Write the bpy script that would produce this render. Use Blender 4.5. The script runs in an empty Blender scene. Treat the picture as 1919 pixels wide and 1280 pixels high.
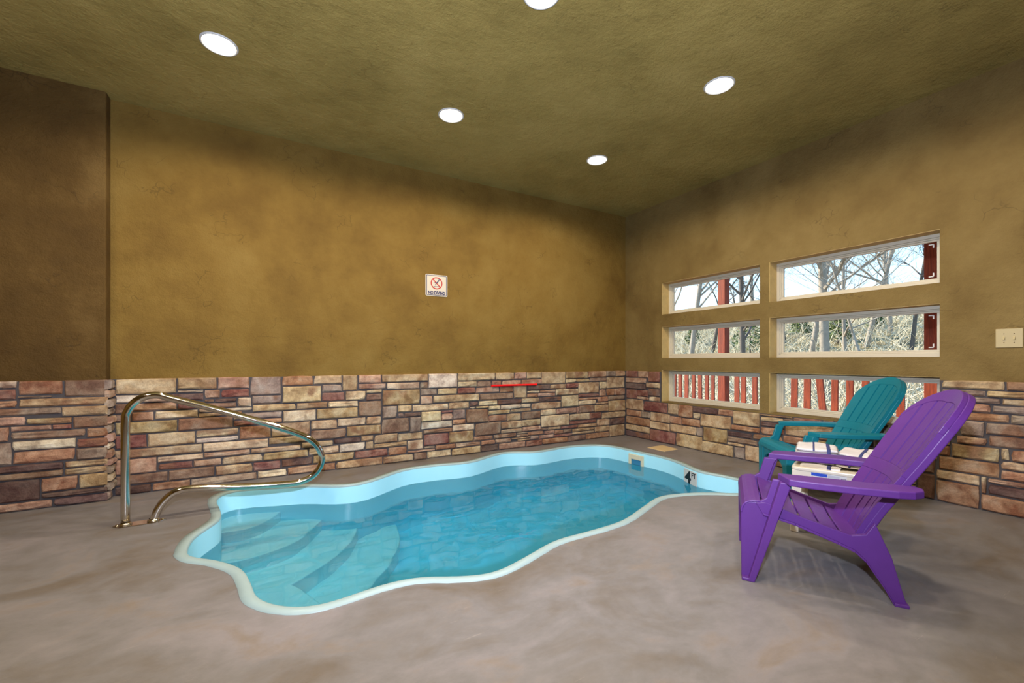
import bpy, bmesh, math, random
from mathutils import Vector, Matrix, noise as mnoise

# ------------------------------------------------------------------ camera
# photo frame 1919 x 1280; horizon row 675; world: corner of the two stone walls at the origin,
# wall_left = plane y=0 (x<0), wall_right = plane x=0 (y<0), floor z=0
scene = bpy.context.scene
COL = scene.collection
F, CX, HY, CAMH = 794.0, 959.5, 675.0, 1.05
TH = math.atan2(2344 - CX, F)
FW = (math.cos(TH), math.sin(TH)); RT = (math.sin(TH), -math.cos(TH))
ZC = F * CAMH / 140; XC = (1172 - CX) / F * ZC
CAM = Vector((-(ZC * FW[0] + XC * RT[0]), -(ZC * FW[1] + XC * RT[1]), CAMH))
cd = bpy.data.cameras.new('camera'); cam = bpy.data.objects.new('camera', cd); COL.objects.link(cam)
cd.sensor_width = 36; cd.lens = F / 1919 * 36; cd.shift_y = (HY - 640) / 1919; cd.clip_start = .05
cam.location = CAM; cam.rotation_euler = (math.pi / 2, 0, TH - math.pi / 2)
scene.camera = cam

# ------------------------------------------------------------------ world, sun, exposure
vs = scene.view_settings
vs.view_transform = 'Standard'; vs.look = 'None'; vs.gamma = 1; vs.use_curve_mapping = False
vs.exposure = 0.25
LAMP_W = 56.0
FLASH_W = 340.0
SKY = 1.8
SUN = 10.0
w = bpy.data.worlds.new('world'); scene.world = w; w.use_nodes = True
nt = w.node_tree; nt.nodes.clear()
out = nt.nodes.new('ShaderNodeOutputWorld'); bg = nt.nodes.new('ShaderNodeBackground')
tc = nt.nodes.new('ShaderNodeTexCoord'); sep = nt.nodes.new('ShaderNodeSeparateXYZ'); rp = nt.nodes.new('ShaderNodeValToRGB')
nt.links.new(tc.outputs['Generated'], sep.inputs[0]); nt.links.new(sep.outputs['Z'], rp.inputs[0])
rp.color_ramp.elements[0].position = 0.0; rp.color_ramp.elements[0].color = (.80, .92, 1, 1)
rp.color_ramp.elements[1].position = .6; rp.color_ramp.elements[1].color = (.22, .52, 1, 1)
e = rp.color_ramp.elements.new(.22); e.color = (.42, .74, 1, 1)
nt.links.new(rp.outputs[0], bg.inputs[0]); bg.inputs[1].default_value = SKY
nt.links.new(bg.outputs[0], out.inputs[0])
sd = bpy.data.lights.new('sun', 'SUN'); sun = bpy.data.objects.new('sun', sd); COL.objects.link(sun)
sd.energy = SUN; sd.angle = .01; sd.color = (1, .9, .75)
sun.rotation_euler = Vector((.36, -1, -.62)).to_track_quat('-Z', 'Y').to_euler()
cyc = scene.cycles
cyc.use_denoising = True; cyc.use_adaptive_sampling = True; cyc.adaptive_threshold = .03; cyc.adaptive_min_samples = 16
cyc.max_bounces = 8; cyc.diffuse_bounces = 4; cyc.glossy_bounces = 4; cyc.transmission_bounces = 8; cyc.transparent_max_bounces = 12
cyc.sample_clamp_indirect = 5.0
cyc.caustics_reflective = False; cyc.caustics_refractive = True

# the photographer's flash above the camera (its shadows show behind the rail and the chairs)
fd = bpy.data.lights.new('camera_flash', 'SPOT'); fl = bpy.data.objects.new('camera_flash', fd); COL.objects.link(fl)
fd.energy = FLASH_W; fd.shadow_soft_size = .035; fd.spot_size = math.radians(168); fd.spot_blend = .6; fd.color = (.87, .96, 1.2)
fl.location = CAM + Vector((0, 0, .36)); fl.rotation_euler = Vector((FW[0], FW[1], .52)).to_track_quat('-Z', 'Y').to_euler(); fd.cycles.is_caustics_light = True

# ------------------------------------------------------------------ helpers
def lin(c):
    return tuple((v / 12.92 if v <= .04045 else ((v + .055) / 1.055) ** 2.4) for v in (x / 255 for x in c))
def ray(px, py):
    k = (px - CX) / F
    return Vector((FW[0] + RT[0] * k, FW[1] + RT[1] * k, (HY - py) / F))
def hit(px, py, axis, val):
    d = ray(px, py); return CAM + d * ((val - CAM[axis]) / d[axis])
def on_floor(px, py, z=0): return hit(px, py, 2, z)

class MB:
    def __init__(s): s.v = []; s.f = []; s.m = []; s.smooth = False
    def add(s, vs, fs, mi=0):
        b = len(s.v); s.v += [tuple(v) for v in vs]; s.f += [tuple(i + b for i in f) for f in fs]; s.m += [mi] * len(fs)
    def box(s, x0, x1, y0, y1, z0, z1, mi=0):
        vs = [(x, y, z) for z in (z0, z1) for y in (y0, y1) for x in (x0, x1)]
        s.add(vs, [(0, 2, 3, 1), (4, 5, 7, 6), (0, 1, 5, 4), (2, 6, 7, 3), (0, 4, 6, 2), (1, 3, 7, 5)], mi)
    def hexa(s, bot, top, mi=0):
        s.add(list(bot) + list(top), [(3, 2, 1, 0), (4, 5, 6, 7), (0, 1, 5, 4), (1, 2, 6, 5), (2, 3, 7, 6), (3, 0, 4, 7)], mi)
    def prism(s, poly, fn, a, b, mi=0):
        # poly: list of 2-D points; fn(p, q, t) -> 3-D ; extruded from t=a to t=b
        n = len(poly); vs = [fn(p, q, a) for p, q in poly] + [fn(p, q, b) for p, q in poly]
        s.add(vs, [tuple(range(n))[::-1], tuple(range(n, 2 * n))] + [(i, (i + 1) % n, n + (i + 1) % n, n + i) for i in range(n)], mi)
    def tube(s, pts, rad, n=8, caps=True, mi=0):
        pts = [Vector(p) for p in pts]; m = len(pts); rs = rad if isinstance(rad, (list, tuple)) else [rad] * m
        up = None; b = len(s.v)
        for i, p in enumerate(pts):
            t = (pts[min(i + 1, m - 1)] - pts[max(i - 1, 0)]).normalized()
            if up is None: up = Vector((0, 0, 1)) if abs(t.z) < .9 else Vector((1, 0, 0))
            u = (up - t * up.dot(t)).normalized(); v = t.cross(u); up = u
            for k in range(n):
                a = 2 * math.pi * k / n; s.v.append(tuple(p + (u * math.cos(a) + v * math.sin(a)) * rs[i]))
        for i in range(m - 1):
            for k in range(n):
                s.f.append((b + i * n + k, b + i * n + (k + 1) % n, b + (i + 1) * n + (k + 1) % n, b + (i + 1) * n + k)); s.m.append(mi)
        if caps:
            s.f.append(tuple(b + k for k in range(n))[::-1]); s.f.append(tuple(b + (m - 1) * n + k for k in range(n))); s.m += [mi, mi]
    def lathe(s, prof, c, n=24, mi=0):
        b = len(s.v)
        for r, z in prof:
            for k in range(n):
                a = 2 * math.pi * k / n; s.v.append((c[0] + r * math.cos(a), c[1] + r * math.sin(a), c[2] + z))
        for i in range(len(prof) - 1):
            for k in range(n):
                s.f.append((b + i * n + k, b + i * n + (k + 1) % n, b + (i + 1) * n + (k + 1) % n, b + (i + 1) * n + k)); s.m.append(mi)
    def build(s, name, mats, parent=None, smooth=False, bevel=0, seg=2, fix=True):
        me = bpy.data.meshes.new(name); me.from_pydata(s.v, [], s.f)
        for m in (mats if isinstance(mats, (list, tuple)) else [mats]): me.materials.append(m)
        me.polygons.foreach_set('material_index', s.m)
        if fix:
            bm = bmesh.new(); bm.from_mesh(me); bmesh.ops.recalc_face_normals(bm, faces=bm.faces); bm.to_mesh(me); bm.free()
        o = bpy.data.objects.new(name, me); COL.objects.link(o)
        if parent is not None: o.parent = parent
        if smooth: me.polygons.foreach_set('use_smooth', [True] * len(me.polygons))
        if bevel:
            md = o.modifiers.new('bevel', 'BEVEL'); md.width = bevel; md.segments = seg; md.limit_method = 'ANGLE'; md.angle_limit = .6
        me.update()
        return o

def tag(o, label, cat, group=None):
    o['label'] = label; o['category'] = cat
    if group: o['group'] = group
    return o
def struct(o, label=None):
    o['kind'] = 'structure'
    if label: o['label'] = label
    return o
def empty(name, loc=(0, 0, 0), rz=0):
    o = bpy.data.objects.new(name, None); COL.objects.link(o); o.location = loc; o.rotation_euler = (0, 0, rz); o.empty_display_size = .1
    return o
def smooth_closed(pts, sub):
    n = len(pts); res = []
    for i in range(n):
        p0, p1, p2, p3 = (Vector(pts[(i + k) % n]) for k in (-1, 0, 1, 2))
        for j in range(sub):
            t = j / sub
            res.append(.5 * ((2 * p1) + (p2 - p0) * t + (2 * p0 - 5 * p1 + 4 * p2 - p3) * t * t + (3 * p1 - p0 - 3 * p2 + p3) * t ** 3))
    return res
def smooth_open(pts, sub):
    P = [Vector(p) for p in pts]; P = [2 * P[0] - P[1]] + P + [2 * P[-1] - P[-2]]; res = []
    for i in range(1, len(P) - 2):
        p0, p1, p2, p3 = P[i - 1:i + 3]
        for j in range(sub):
            t = j / sub
            res.append(.5 * ((2 * p1) + (p2 - p0) * t + (2 * p0 - 5 * p1 + 4 * p2 - p3) * t * t + (3 * p1 - p0 - 3 * p2 + p3) * t ** 3))
    return res + [P[-2]]
def resample(loop, n):
    L = [0]; m = len(loop)
    for i in range(m): L.append(L[-1] + (loop[(i + 1) % m] - loop[i]).length)
    res = []; j = 0
    for k in range(n):
        d = L[-1] * k / n
        while L[j + 1] < d: j += 1
        t = (d - L[j]) / max(L[j + 1] - L[j], 1e-9); res.append(loop[j].lerp(loop[(j + 1) % m], t))
    return res
def text_mesh(body, size, mat, parent, name, M, xs=1.0, bold=0.0, extrude=.0006):
    cu = bpy.data.curves.new('t', 'FONT'); cu.body = body; cu.size = size; cu.align_x = 'CENTER'; cu.extrude = extrude; cu.offset = bold
    to = bpy.data.objects.new('t', cu); COL.objects.link(to)
    dg = bpy.context.evaluated_depsgraph_get(); me = bpy.data.meshes.new_from_object(to.evaluated_get(dg))
    bpy.data.objects.remove(to); bpy.data.curves.remove(cu)
    me.transform(M @ Matrix.Diagonal((xs, 1, 1, 1))); me.materials.clear(); me.materials.append(mat); me.name = name
    o = bpy.data.objects.new(name, me); COL.objects.link(o); o.parent = parent
    return o

# ------------------------------------------------------------------ materials
class N:
    def __init__(s, name):
        s.mat = bpy.data.materials.new(name); s.mat.use_nodes = True; s.t = s.mat.node_tree; s.b = s.t.nodes['Principled BSDF']
        s.co = s.t.nodes.new('ShaderNodeTexCoord').outputs['Object']
    def n(s, typ, **kw):
        x = s.t.nodes.new('ShaderNode' + typ)
        for k, v in kw.items():
            if k[0] == '_': x.inputs[k[1:].replace('_', ' ')].default_value = v
            else: setattr(x, k, v)
        return x
    def l(s, a, b): s.t.links.new(a, b)
    def noise(s, scale, detail=4, rough=.55, dist=0, vec=None, **kw):
        x = s.n('TexNoise', _Scale=scale, _Detail=detail, _Roughness=rough, _Distortion=dist, **kw); s.l(vec or s.co, x.inputs['Vector']); return x.outputs['Fac']
    def ramp(s, fac, stops):
        r = s.n('ValToRGB'); s.l(fac, r.inputs[0]); cr = r.color_ramp
        while len(cr.elements) < len(stops): cr.elements.new(.5)
        for el, (p, c) in zip(cr.elements, stops):
            el.position = p; el.color = (c, c, c, 1) if isinstance(c, (int, float)) else (*c, 1)
        return r.outputs[0]
    def mix(s, fac, a, b, mode='MIX'):
        m = s.n('Mix', data_type='RGBA', blend_type=mode)
        for v, i in ((fac, 0), (a, 6), (b, 7)):
            if isinstance(v, bpy.types.NodeSocket): s.l(v, m.inputs[i])
            else: m.inputs[i].default_value = v if i == 0 else (*v, 1)
        return m.outputs[2]
    def math(s, op, a, b=0.0):
        m = s.n('Math', operation=op)
        for v, i in ((a, 0), (b, 1)):
            if isinstance(v, bpy.types.NodeSocket): s.l(v, m.inputs[i])
            else: m.inputs[i].default_value = v
        return m.outputs[0]
    def bump(s, h, strength, dist=.01):
        b = s.n('Bump', _Strength=strength, _Distance=dist); s.l(h, b.inputs['Height']); s.l(b.outputs[0], s.b.inputs['Normal'])
    def set(s, col=None, rough=None, metal=None, **kw):
        if col is not None:
            if isinstance(col, bpy.types.NodeSocket): s.l(col, s.b.inputs['Base Color'])
            else: s.b.inputs['Base Color'].default_value = (*col, 1)
        if rough is not None:
            if isinstance(rough, bpy.types.NodeSocket): s.l(rough, s.b.inputs['Roughness'])
            else: s.b.inputs['Roughness'].default_value = rough
        if metal is not None: s.b.inputs['Metallic'].default_value = metal
        for k, v in kw.items(): s.b.inputs[k.replace('_', ' ')].default_value = v
        return s.mat

def plain(name, rgb, rough=.5, var=.08, scale=30, bump=0.0, metal=0, spec=.5):
    m = N(name); c = lin(rgb)
    f = m.noise(scale, 5)
    col = m.mix(f, tuple(v * (1 - var) for v in c), tuple(min(1, v * (1 + var)) for v in c))
    if bump: m.bump(m.noise(scale * 6, 3), bump, .002)
    return m.set(col, rough, metal, Specular_IOR_Level=spec)

def stucco(name, dark, mid, light, cracks=.42):
    m = N(name)
    a = m.noise(.75, 3, .6, .6); b = m.noise(3.2, 4, .65)
    f = m.math('ADD', m.math('MULTIPLY', a, .6), m.math('MULTIPLY', b, .4))
    col = m.ramp(f, [(.34, lin(dark)), (.5, lin(mid)), (.64, lin(light))])
    # trowel ridges: warped cell edges, kept only in patches
    wn = m.n('TexNoise', _Scale=5.0, _Detail=3.0); m.l(m.co, wn.inputs[0])
    add = m.n('VectorMath', operation='MULTIPLY_ADD'); m.l(wn.outputs['Color'], add.inputs[0]); add.inputs[1].default_value = (.42, .42, .42); m.l(m.co, add.inputs[2])
    vo = m.n('TexVoronoi', feature='DISTANCE_TO_EDGE', _Scale=3.4); m.l(add.outputs[0], vo.inputs['Vector'])
    edge = m.ramp(vo.outputs['Distance'], [(0, 1), (.009, .6), (.015, 0)])
    patch = m.ramp(m.noise(2.6, 2, .6), [(.54, 0), (.60, 1)])
    cr = m.math('MULTIPLY', edge, patch)
    col = m.mix(m.math('MULTIPLY', cr, cracks), col, tuple(v * .42 for v in lin(dark)))
    m.bump(m.noise(11, 6, .76), .85, .02)
    return m.set(col, .78, Specular_IOR_Level=.3)

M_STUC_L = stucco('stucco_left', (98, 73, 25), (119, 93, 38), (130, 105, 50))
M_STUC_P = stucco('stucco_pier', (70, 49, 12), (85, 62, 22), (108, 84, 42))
M_STUC_R = stucco('stucco_right', (98, 77, 37), (118, 97, 53), (130, 109, 64))
M_STUC_C = stucco('stucco_ceiling', (140, 121, 64), (160, 139, 76), (172, 150, 86), .34)  # same stucco as the walls, colour lightened in place of light overhead
M_MORTAR = plain('mortar', (74, 70, 72), .9, .25, 25, .5)

# stacked stone: the tone of each stone comes from its object colour, blotches and grain from noise
def stone_material():
    m = N('stone'); oi = m.n('ObjectInfo')
    geo = m.n('NewGeometry').outputs['Position']
    rnd = m.n('VectorMath', operation='ADD'); m.l(geo, rnd.inputs[0])
    cmb = m.n('CombineXYZ'); m.l(m.math('MULTIPLY', oi.outputs['Random'], 40), cmb.inputs[0]); m.l(cmb.outputs[0], rnd.inputs[1]); v = rnd.outputs[0]
    a = m.noise(7, 3, .6, .5, v); a2 = m.noise(5.2, 2, .5, 0, v); b = m.noise(28, 5, .7, 0, v); c = m.noise(120, 2, .6, 0, v)
    hs = m.n('HueSaturation', _Saturation=1.15, _Value=.62, _Hue=.485); m.l(oi.outputs['Color'], hs.inputs['Color'])
    hs2 = m.n('HueSaturation', _Saturation=.8, _Value=1.22, _Hue=.512); m.l(oi.outputs['Color'], hs2.inputs['Color'])
    col = m.mix(m.ramp(a, [(.36, 1), (.52, 0)]), oi.outputs['Color'], hs.outputs[0])
    col = m.mix(m.ramp(a, [(.52, 0), (.68, 1)]), col, hs2.outputs[0])
    bl = m.math('MULTIPLY', m.ramp(a2, [(.52, 0), (.62, .75)]), m.ramp(oi.outputs['Random'], [(.35, 0), (.7, 1)]))
    col = m.mix(bl, col, lin((126, 88, 66)))
    col = m.mix(.5, col, m.ramp(b, [(.3, .28), (.7, .72)]), 'OVERLAY')
    col = m.mix(.25, col, m.ramp(c, [(.3, .3), (.7, .7)]), 'OVERLAY')
    m.bump(b, .8, .012)
    return m.set(col, .8, Specular_IOR_Level=.25)
M_STONE = stone_material()

def floor_material():
    m = N('stained_concrete')
    st = m.n('Mapping'); st.inputs['Scale'].default_value = (1.0, 1.5, 1); st.inputs['Rotation'].default_value = (0, 0, .5); m.l(m.co, st.inputs[0])
    a = m.noise(.55, 3, .6, .8, st.outputs[0]); b = m.noise(2.3, 5, .62, .6, st.outputs[0]); c = m.noise(14, 4, .7, 0, st.outputs[0])
    f = m.math('ADD', m.math('MULTIPLY', a, .45), m.math('MULTIPLY', b, .55))
    col = m.ramp(f, [(.36, lin((108, 98, 88))), (.5, lin((122, 118, 118))), (.62, lin((136, 130, 132)))])
    col = m.mix(m.ramp(b, [(.56, 0), (.7, .55)]), col, lin((122, 106, 86)))
    col = m.mix(.3, col, m.ramp(c, [(.3, .38), (.7, .62)]), 'OVERLAY')
    sc = m.n('Mapping'); sc.inputs['Scale'].default_value = (3, 40, 1); sc.inputs['Rotation'].default_value = (0, 0, -.8); m.l(m.co, sc.inputs[0])
    s = m.ramp(m.noise(1.2, 6, .7, .3, sc.outputs[0]), [(.66, 0), (.74, .22)])
    col = m.mix(s, col, lin((215, 200, 188)))
    m.bump(c, .08, .01)
    return m.set(col, m.ramp(b, [(.3, .38), (.7, .55)]), Specular_IOR_Level=.4)
M_FLOOR = floor_material()
M_RIM = plain('rim_gelcoat', (158, 180, 182), .35, .06, 14)
def shell_material():
    m = N('blue_gelcoat')
    f = m.noise(3, 5); c = m.mix(f, lin((166, 232, 255)), lin((180, 238, 255)))
    return m.set(c, .25, Specular_IOR_Level=.4)
M_SHELL = shell_material()
M_STEP = plain('step_gelcoat', (232, 246, 255), .35, .05, 40)
def chrome():
    m = N('polished_steel'); return m.set(m.mix(m.noise(3), (.62, .57, .5), (.70, .65, .58)), .09, 1)
M_CHROME = chrome()
M_FRAME = plain('window_vinyl', (200, 192, 172), .45, .03, 8)
M_REVEAL = plain('cream_yellow_liner', (196, 168, 108), .8, .22, 24, .5)  # cream-yellow liner colour for the jamb and head
M_WHITE = plain('white_paint', (206, 205, 202), .5, .03, 8)
M_BLACK = plain('black_print', (14, 14, 16), .5, .05, 8)
M_NAVY = plain('navy_print', (22, 30, 84), .5, .05, 8)
M_SIGNRED = plain('red_print', (176, 28, 18), .5, .05, 8)
M_SIGN = plain('sign_face', (196, 188, 172), .45, .03, 8)
M_RED = plain('bright_red_plastic', (235, 16, 22), .35, .06, 20)
M_PURPLE = plain('purple_resin', (88, 42, 124), .48, .10, 18, .12)
M_TEAL = plain('teal_resin', (0, 112, 130), .48, .10, 18, .12)
M_TABLE = plain('white_resin', (216, 206, 188), .22, .03, 6)
M_TOWEL = plain('towel_terry', (208, 204, 208), .95, .05, 60, .9)
M_STRIPE = plain('towel_stripe', (52, 62, 118), .95, .12, 80, .9)
M_LID = plain('cream_plastic', (214, 188, 142), .5, .05, 10)
M_CREAM = plain('skimmer_plastic', (214, 206, 178), .45, .05, 10)
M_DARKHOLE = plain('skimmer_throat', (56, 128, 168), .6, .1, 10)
M_PLATE = plain('almond_plate', (176, 160, 118), .4, .03, 10)
def wood():
    m = N('red_stained_wood')
    mp = m.n('Mapping'); mp.inputs['Scale'].default_value = (14, 14, 1.1); m.l(m.co, mp.inputs[0])
    f = m.noise(2.2, 6, .65, 1.2, mp.outputs[0])
    col = m.ramp(f, [(.3, lin((104, 38, 16))), (.55, lin((150, 62, 28))), (.75, lin((172, 84, 44)))])
    m.bump(f, .3, .005)
    return m.set(col, .7)
M_WOOD = wood()
M_BARK = plain('bark', (150, 138, 124), .9, .35, 9, .6)
M_BARK2 = plain('dark_bark', (96, 86, 78), .9, .35, 9, .6)
M_TWIG = plain('dry_twigs', (196, 184, 158), .9, .35, 2)
M_LEAF = plain('evergreen_leaves', (86, 98, 48), .8, .4, 6)
def ground():
    m = N('leaf_litter'); f = m.noise(1.1, 8, .75); g = m.noise(9, 6, .7)
    col = m.ramp(f, [(.35, lin((70, 64, 40))), (.5, lin((132, 116, 78))), (.65, lin((184, 162, 116)))])
    col = m.mix(.6, col, m.ramp(g, [(.35, .25), (.65, .75)]), 'OVERLAY'); m.bump(g, 1, .1)
    return m.set(col, .95)
M_GROUND = ground()
def glass():
    m = N('window_glass'); t = m.t
    tr = m.n('BsdfTransparent'); tr.inputs[0].default_value = (.97, .985, .98, 1); gl = m.n('BsdfGlossy'); gl.inputs['Roughness'].default_value = .02
    fr = m.n('Fresnel', _IOR=1.3); mx = m.n('MixShader'); m.l(m.math('MULTIPLY', fr.outputs[0], .3), mx.inputs[0]); m.l(tr.outputs[0], mx.inputs[1]); m.l(gl.outputs[0], mx.inputs[2])
    m.l(mx.outputs[0], t.nodes['Material Output'].inputs['Surface']); t.nodes.remove(m.b)
    return m.mat
M_GLASS = glass()
def water():
    m = N('pool_water'); t = m.t
    m.b.inputs['Base Color'].default_value = (1, 1, 1, 1); m.b.inputs['Transmission Weight'].default_value = 1
    m.b.inputs['IOR'].default_value = 1.33; m.b.inputs['Roughness'].default_value = 0.0; m.b.inputs['Specular IOR Level'].default_value = .13
    ab = m.n('VolumeAbsorption'); ab.inputs['Color'].default_value = (.36, .88, .95, 1); ab.inputs['Density'].default_value = .65
    m.l(ab.outputs[0], t.nodes['Material Output'].inputs['Volume'])
    return m.mat
M_WATER = water()
def emit(name, rgb, strength):
    m = N(name); m.set((.9, .9, .9), .5)
    m.b.inputs['Emission Color'].default_value = (*rgb, 1); m.b.inputs['Emission Strength'].default_value = strength
    return m.mat
M_LENS = emit('lit_lens', (1, .86, .62), 9)

# ------------------------------------------------------------------ room shell
ROOM_X, ROOM_Y, CEIL = -7.6, -6.6, 3.06
STONE_TOP, PIER_X, PIER_Y = .905, -5.405, -.105
WT = .20                                   # thickness of the window wall
WIN_Y = [(-.634, -1.88), (-1.974, -3.217)]  # window columns on wall_right
WIN_Z = [(.525, .925), (1.075, 1.475), (1.63, 2.03)]

m = MB(); m.box(PIER_X, WT, 0, .15, -.3, CEIL + .1)
wall_left = struct(m.build('wall_left', M_STUC_L), 'tan stucco wall with a stacked stone base behind the pool')
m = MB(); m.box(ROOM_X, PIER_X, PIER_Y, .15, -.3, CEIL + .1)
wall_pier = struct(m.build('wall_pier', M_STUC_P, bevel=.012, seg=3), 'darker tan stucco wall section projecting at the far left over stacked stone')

# wall_right: grid of cells with six window openings
ys = sorted({.0, ROOM_Y, *[v for c in WIN_Y for v in c]}, reverse=True); zs = sorted({-.3, CEIL + .1, *[v for c in WIN_Z for v in c]})
def is_open(i, j):
    yc = (ys[i] + ys[i + 1]) / 2; zc = (zs[j] + zs[j + 1]) / 2
    return any(b < yc < a for a, b in WIN_Y) and any(a < zc < b for a, b in WIN_Z)
m = MB(); ny, nz = len(ys) - 1, len(zs) - 1
for i in range(ny):
    for j in range(nz):
        if is_open(i, j): continue
        y0, y1, z0, z1 = ys[i], ys[i + 1], zs[j], zs[j + 1]
        for x in (0, WT): m.add([(x, y0, z0), (x, y1, z0), (x, y1, z1), (x, y0, z1)], [(0, 1, 2, 3) if x == 0 else (3, 2, 1, 0)])
        if i == 0 or is_open(i - 1, j): m.add([(0, y0, z0), (WT, y0, z0), (WT, y0, z1), (0, y0, z1)], [(3, 2, 1, 0)])
        if i == ny - 1 or is_open(i + 1, j): m.add([(0, y1, z0), (WT, y1, z0), (WT, y1, z1), (0, y1, z1)], [(0, 1, 2, 3)])
        if j == 0 or is_open(i, j - 1): m.add([(0, y0, z0), (WT, y0, z0), (WT, y1, z0), (0, y1, z0)], [(0, 1, 2, 3)])
        if j == nz - 1 or is_open(i, j + 1): m.add([(0, y0, z1), (WT, y0, z1), (WT, y1, z1), (0, y1, z1)], [(3, 2, 1, 0)])
wall_right = struct(m.build('wall_right', M_STUC_R), 'tan stucco wall with six windows and a stacked stone base')
m = MB(); m.box(ROOM_X - .15, ROOM_X, ROOM_Y, .15, -.3, CEIL + .1); struct(m.build('wall_far', M_STUC_L), 'tan stucco wall out of view')
m = MB(); m.box(ROOM_X - .15, WT, ROOM_Y - .15, ROOM_Y, -.3, CEIL + .1); struct(m.build('wall_back', M_STUC_L), 'tan stucco wall behind the viewer')
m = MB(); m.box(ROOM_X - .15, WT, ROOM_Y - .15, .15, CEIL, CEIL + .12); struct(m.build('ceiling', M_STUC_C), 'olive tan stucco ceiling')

# ------------------------------------------------------------------ swimming pool (outline traced on the floor)
RIM_PX = [(414, 928), (440, 920), (470, 917), (520, 914), (570, 911), (645, 911), (695, 902), (758, 881), (820, 872), (882, 866), (945, 849),
          (1007, 847), (1070, 837), (1132, 835), (1195, 847), (1257, 862), (1307, 883), (1345, 891), (1383, 899), (1405, 908), (1411, 914),
          (1405, 920), (1383, 925), (1336, 923.5), (1289, 924.4), (1235.8, 931), (1204.6, 950), (1164, 976.6), (1101, 996.4), (1039, 1014),
          (982.6, 1045), (923, 1073.6), (851, 1081), (789, 1082), (726.5, 1093.6), (664, 1114), (601, 1134), (539, 1138), (485.7, 1123),
          (471.6, 1095), (454, 1067), (407.5, 1051), (360.6, 1044.5), (350.6, 1035.7), (363.8, 1007.6), (404.4, 979.5), (415.4, 968), (411, 950), (406, 940)]
base = [Vector((p.x, p.y)) for p in (on_floor(*q) for q in RIM_PX)]
loop = resample(smooth_closed(base, 8), 360)
for _ in range(3): loop = [(loop[i - 1] + loop[i] * 2 + loop[(i + 1) % 360]) / 4 for i in range(360)]
NL = len(loop)
area = sum(loop[i].x * loop[(i + 1) % NL].y - loop[(i + 1) % NL].x * loop[i].y for i in range(NL))
SGN = 1 if area > 0 else -1
NRM = []
for i in range(NL):
    t = (loop[(i + 2) % NL] - loop[i - 2]).normalized(); NRM.append(Vector((t.y, -t.x)) * SGN)   # points outwards
def off(d, i): return loop[i] + NRM[i] * d
def ring_mesh(rings):
    m = MB()
    for d, z in rings:
        for i in range(NL):
            dd = d(i) if callable(d) else d; p = off(dd, i); m.v.append((p.x, p.y, z))
    for r in range(len(rings) - 1):
        for i in range(NL):
            j = (i + 1) % NL; m.f.append((r * NL + i, r * NL + j, (r + 1) * NL + j, (r + 1) * NL + i)); m.m.append(0)
    return m
def fill_poly(name, loops, z, mat, parent=None):
    bm = bmesh.new()
    for lp in loops:
        vs_ = [bm.verts.new((p[0], p[1], z)) for p in lp]
        for i in range(len(vs_)): bm.edges.new((vs_[i], vs_[(i + 1) % len(vs_)]))
    bmesh.ops.triangle_fill(bm, use_beauty=True, edges=bm.edges[:], normal=(0, 0, 1))
    bmesh.ops.recalc_face_normals(bm, faces=bm.faces)
    if bm.faces and sum(f.normal.z for f in bm.faces) < 0: bmesh.ops.reverse_faces(bm, faces=bm.faces)
    me = bpy.data.meshes.new(name); bm.to_mesh(me); bm.free(); me.materials.append(mat)
    o = bpy.data.objects.new(name, me); COL.objects.link(o); o.parent = parent
    return o

WATER_Z, POOL_Z = -.15, -1.18
floor = struct(fill_poly('floor', [[(ROOM_X, ROOM_Y), (0.01, ROOM_Y), (.01, .01), (ROOM_X, .01)], [tuple(off(.03, i)) for i in range(NL)]], 0, M_FLOOR), 'brown stained concrete deck around the pool')

pool = empty('swimming_pool', (0, 0, 0)); tag(pool, 'free-form light blue fibreglass plunge pool set into the concrete deck', 'pool')
m = ring_mesh([(.002, -.004), (0, -.02), (0, -.5), (0, -1.02), (-.02, -1.12), (-.06, POOL_Z)])
nb = len(m.v); ring0 = nb - NL
bmf = MB(); bmf.v = m.v; bmf.f = m.f; bmf.m = m.m
shell = bmf.build('shell', M_SHELL, pool, smooth=True, fix=False)
pf = fill_poly('pool_floor', [[tuple(off(-.06, i)) for i in range(NL)]], POOL_Z, M_SHELL, pool)
rnd_edge = lambda i: .058 + .004 * mnoise.noise((i * .9, 3, 0)) + .004 * mnoise.noise((i * .25, 9, 0))
rim = ring_mesh([(rnd_edge, -.02), (rnd_edge, .005), (.012, .007), (.004, .004), (.0, -.006), (.004, -.03)]).build('rim', M_RIM, pool, smooth=True)
rim['label'] = 'pale grey-white pool rim'
def step(name, z, front, back, mat=M_STEP):
    pts = [(p.x, p.y) for p in smooth_open(front, 6)] + back
    m = MB(); m.prism(pts, lambda p, q, t: (p, q, t), POOL_Z - .02, z)
    o = m.build(name, mat, pool, bevel=.012, seg=3); return o
st1 = step('step', -.30, [(-4.78, -.64), (-4.62, -.66), (-4.5, -.67), (-4.38, -.59), (-4.29, -.45), (-4.22, -.30)], [(-4.22, -.22), (-4.74, -.22)])
st2 = step('step', -.52, [(-4.78, -.97), (-4.57, -1.0), (-4.43, -.99), (-4.28, -.94), (-4.16, -.85), (-4.05, -.69), (-3.96, -.51)], [(-3.93, -.36), (-4.2, -.22), (-4.74, -.22)])
st4 = step('step', -.96, [(-4.05, -1.58), (-3.86, -1.45), (-3.72, -1.32), (-3.59, -1.17), (-3.48, -1.0), (-3.39, -.81), (-3.35, -.63)], [(-3.34, -.48), (-3.8, -.5), (-4.5, -.24), (-4.74, -.3), (-4.7, -1.0), (-4.6, -1.6)])
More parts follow.
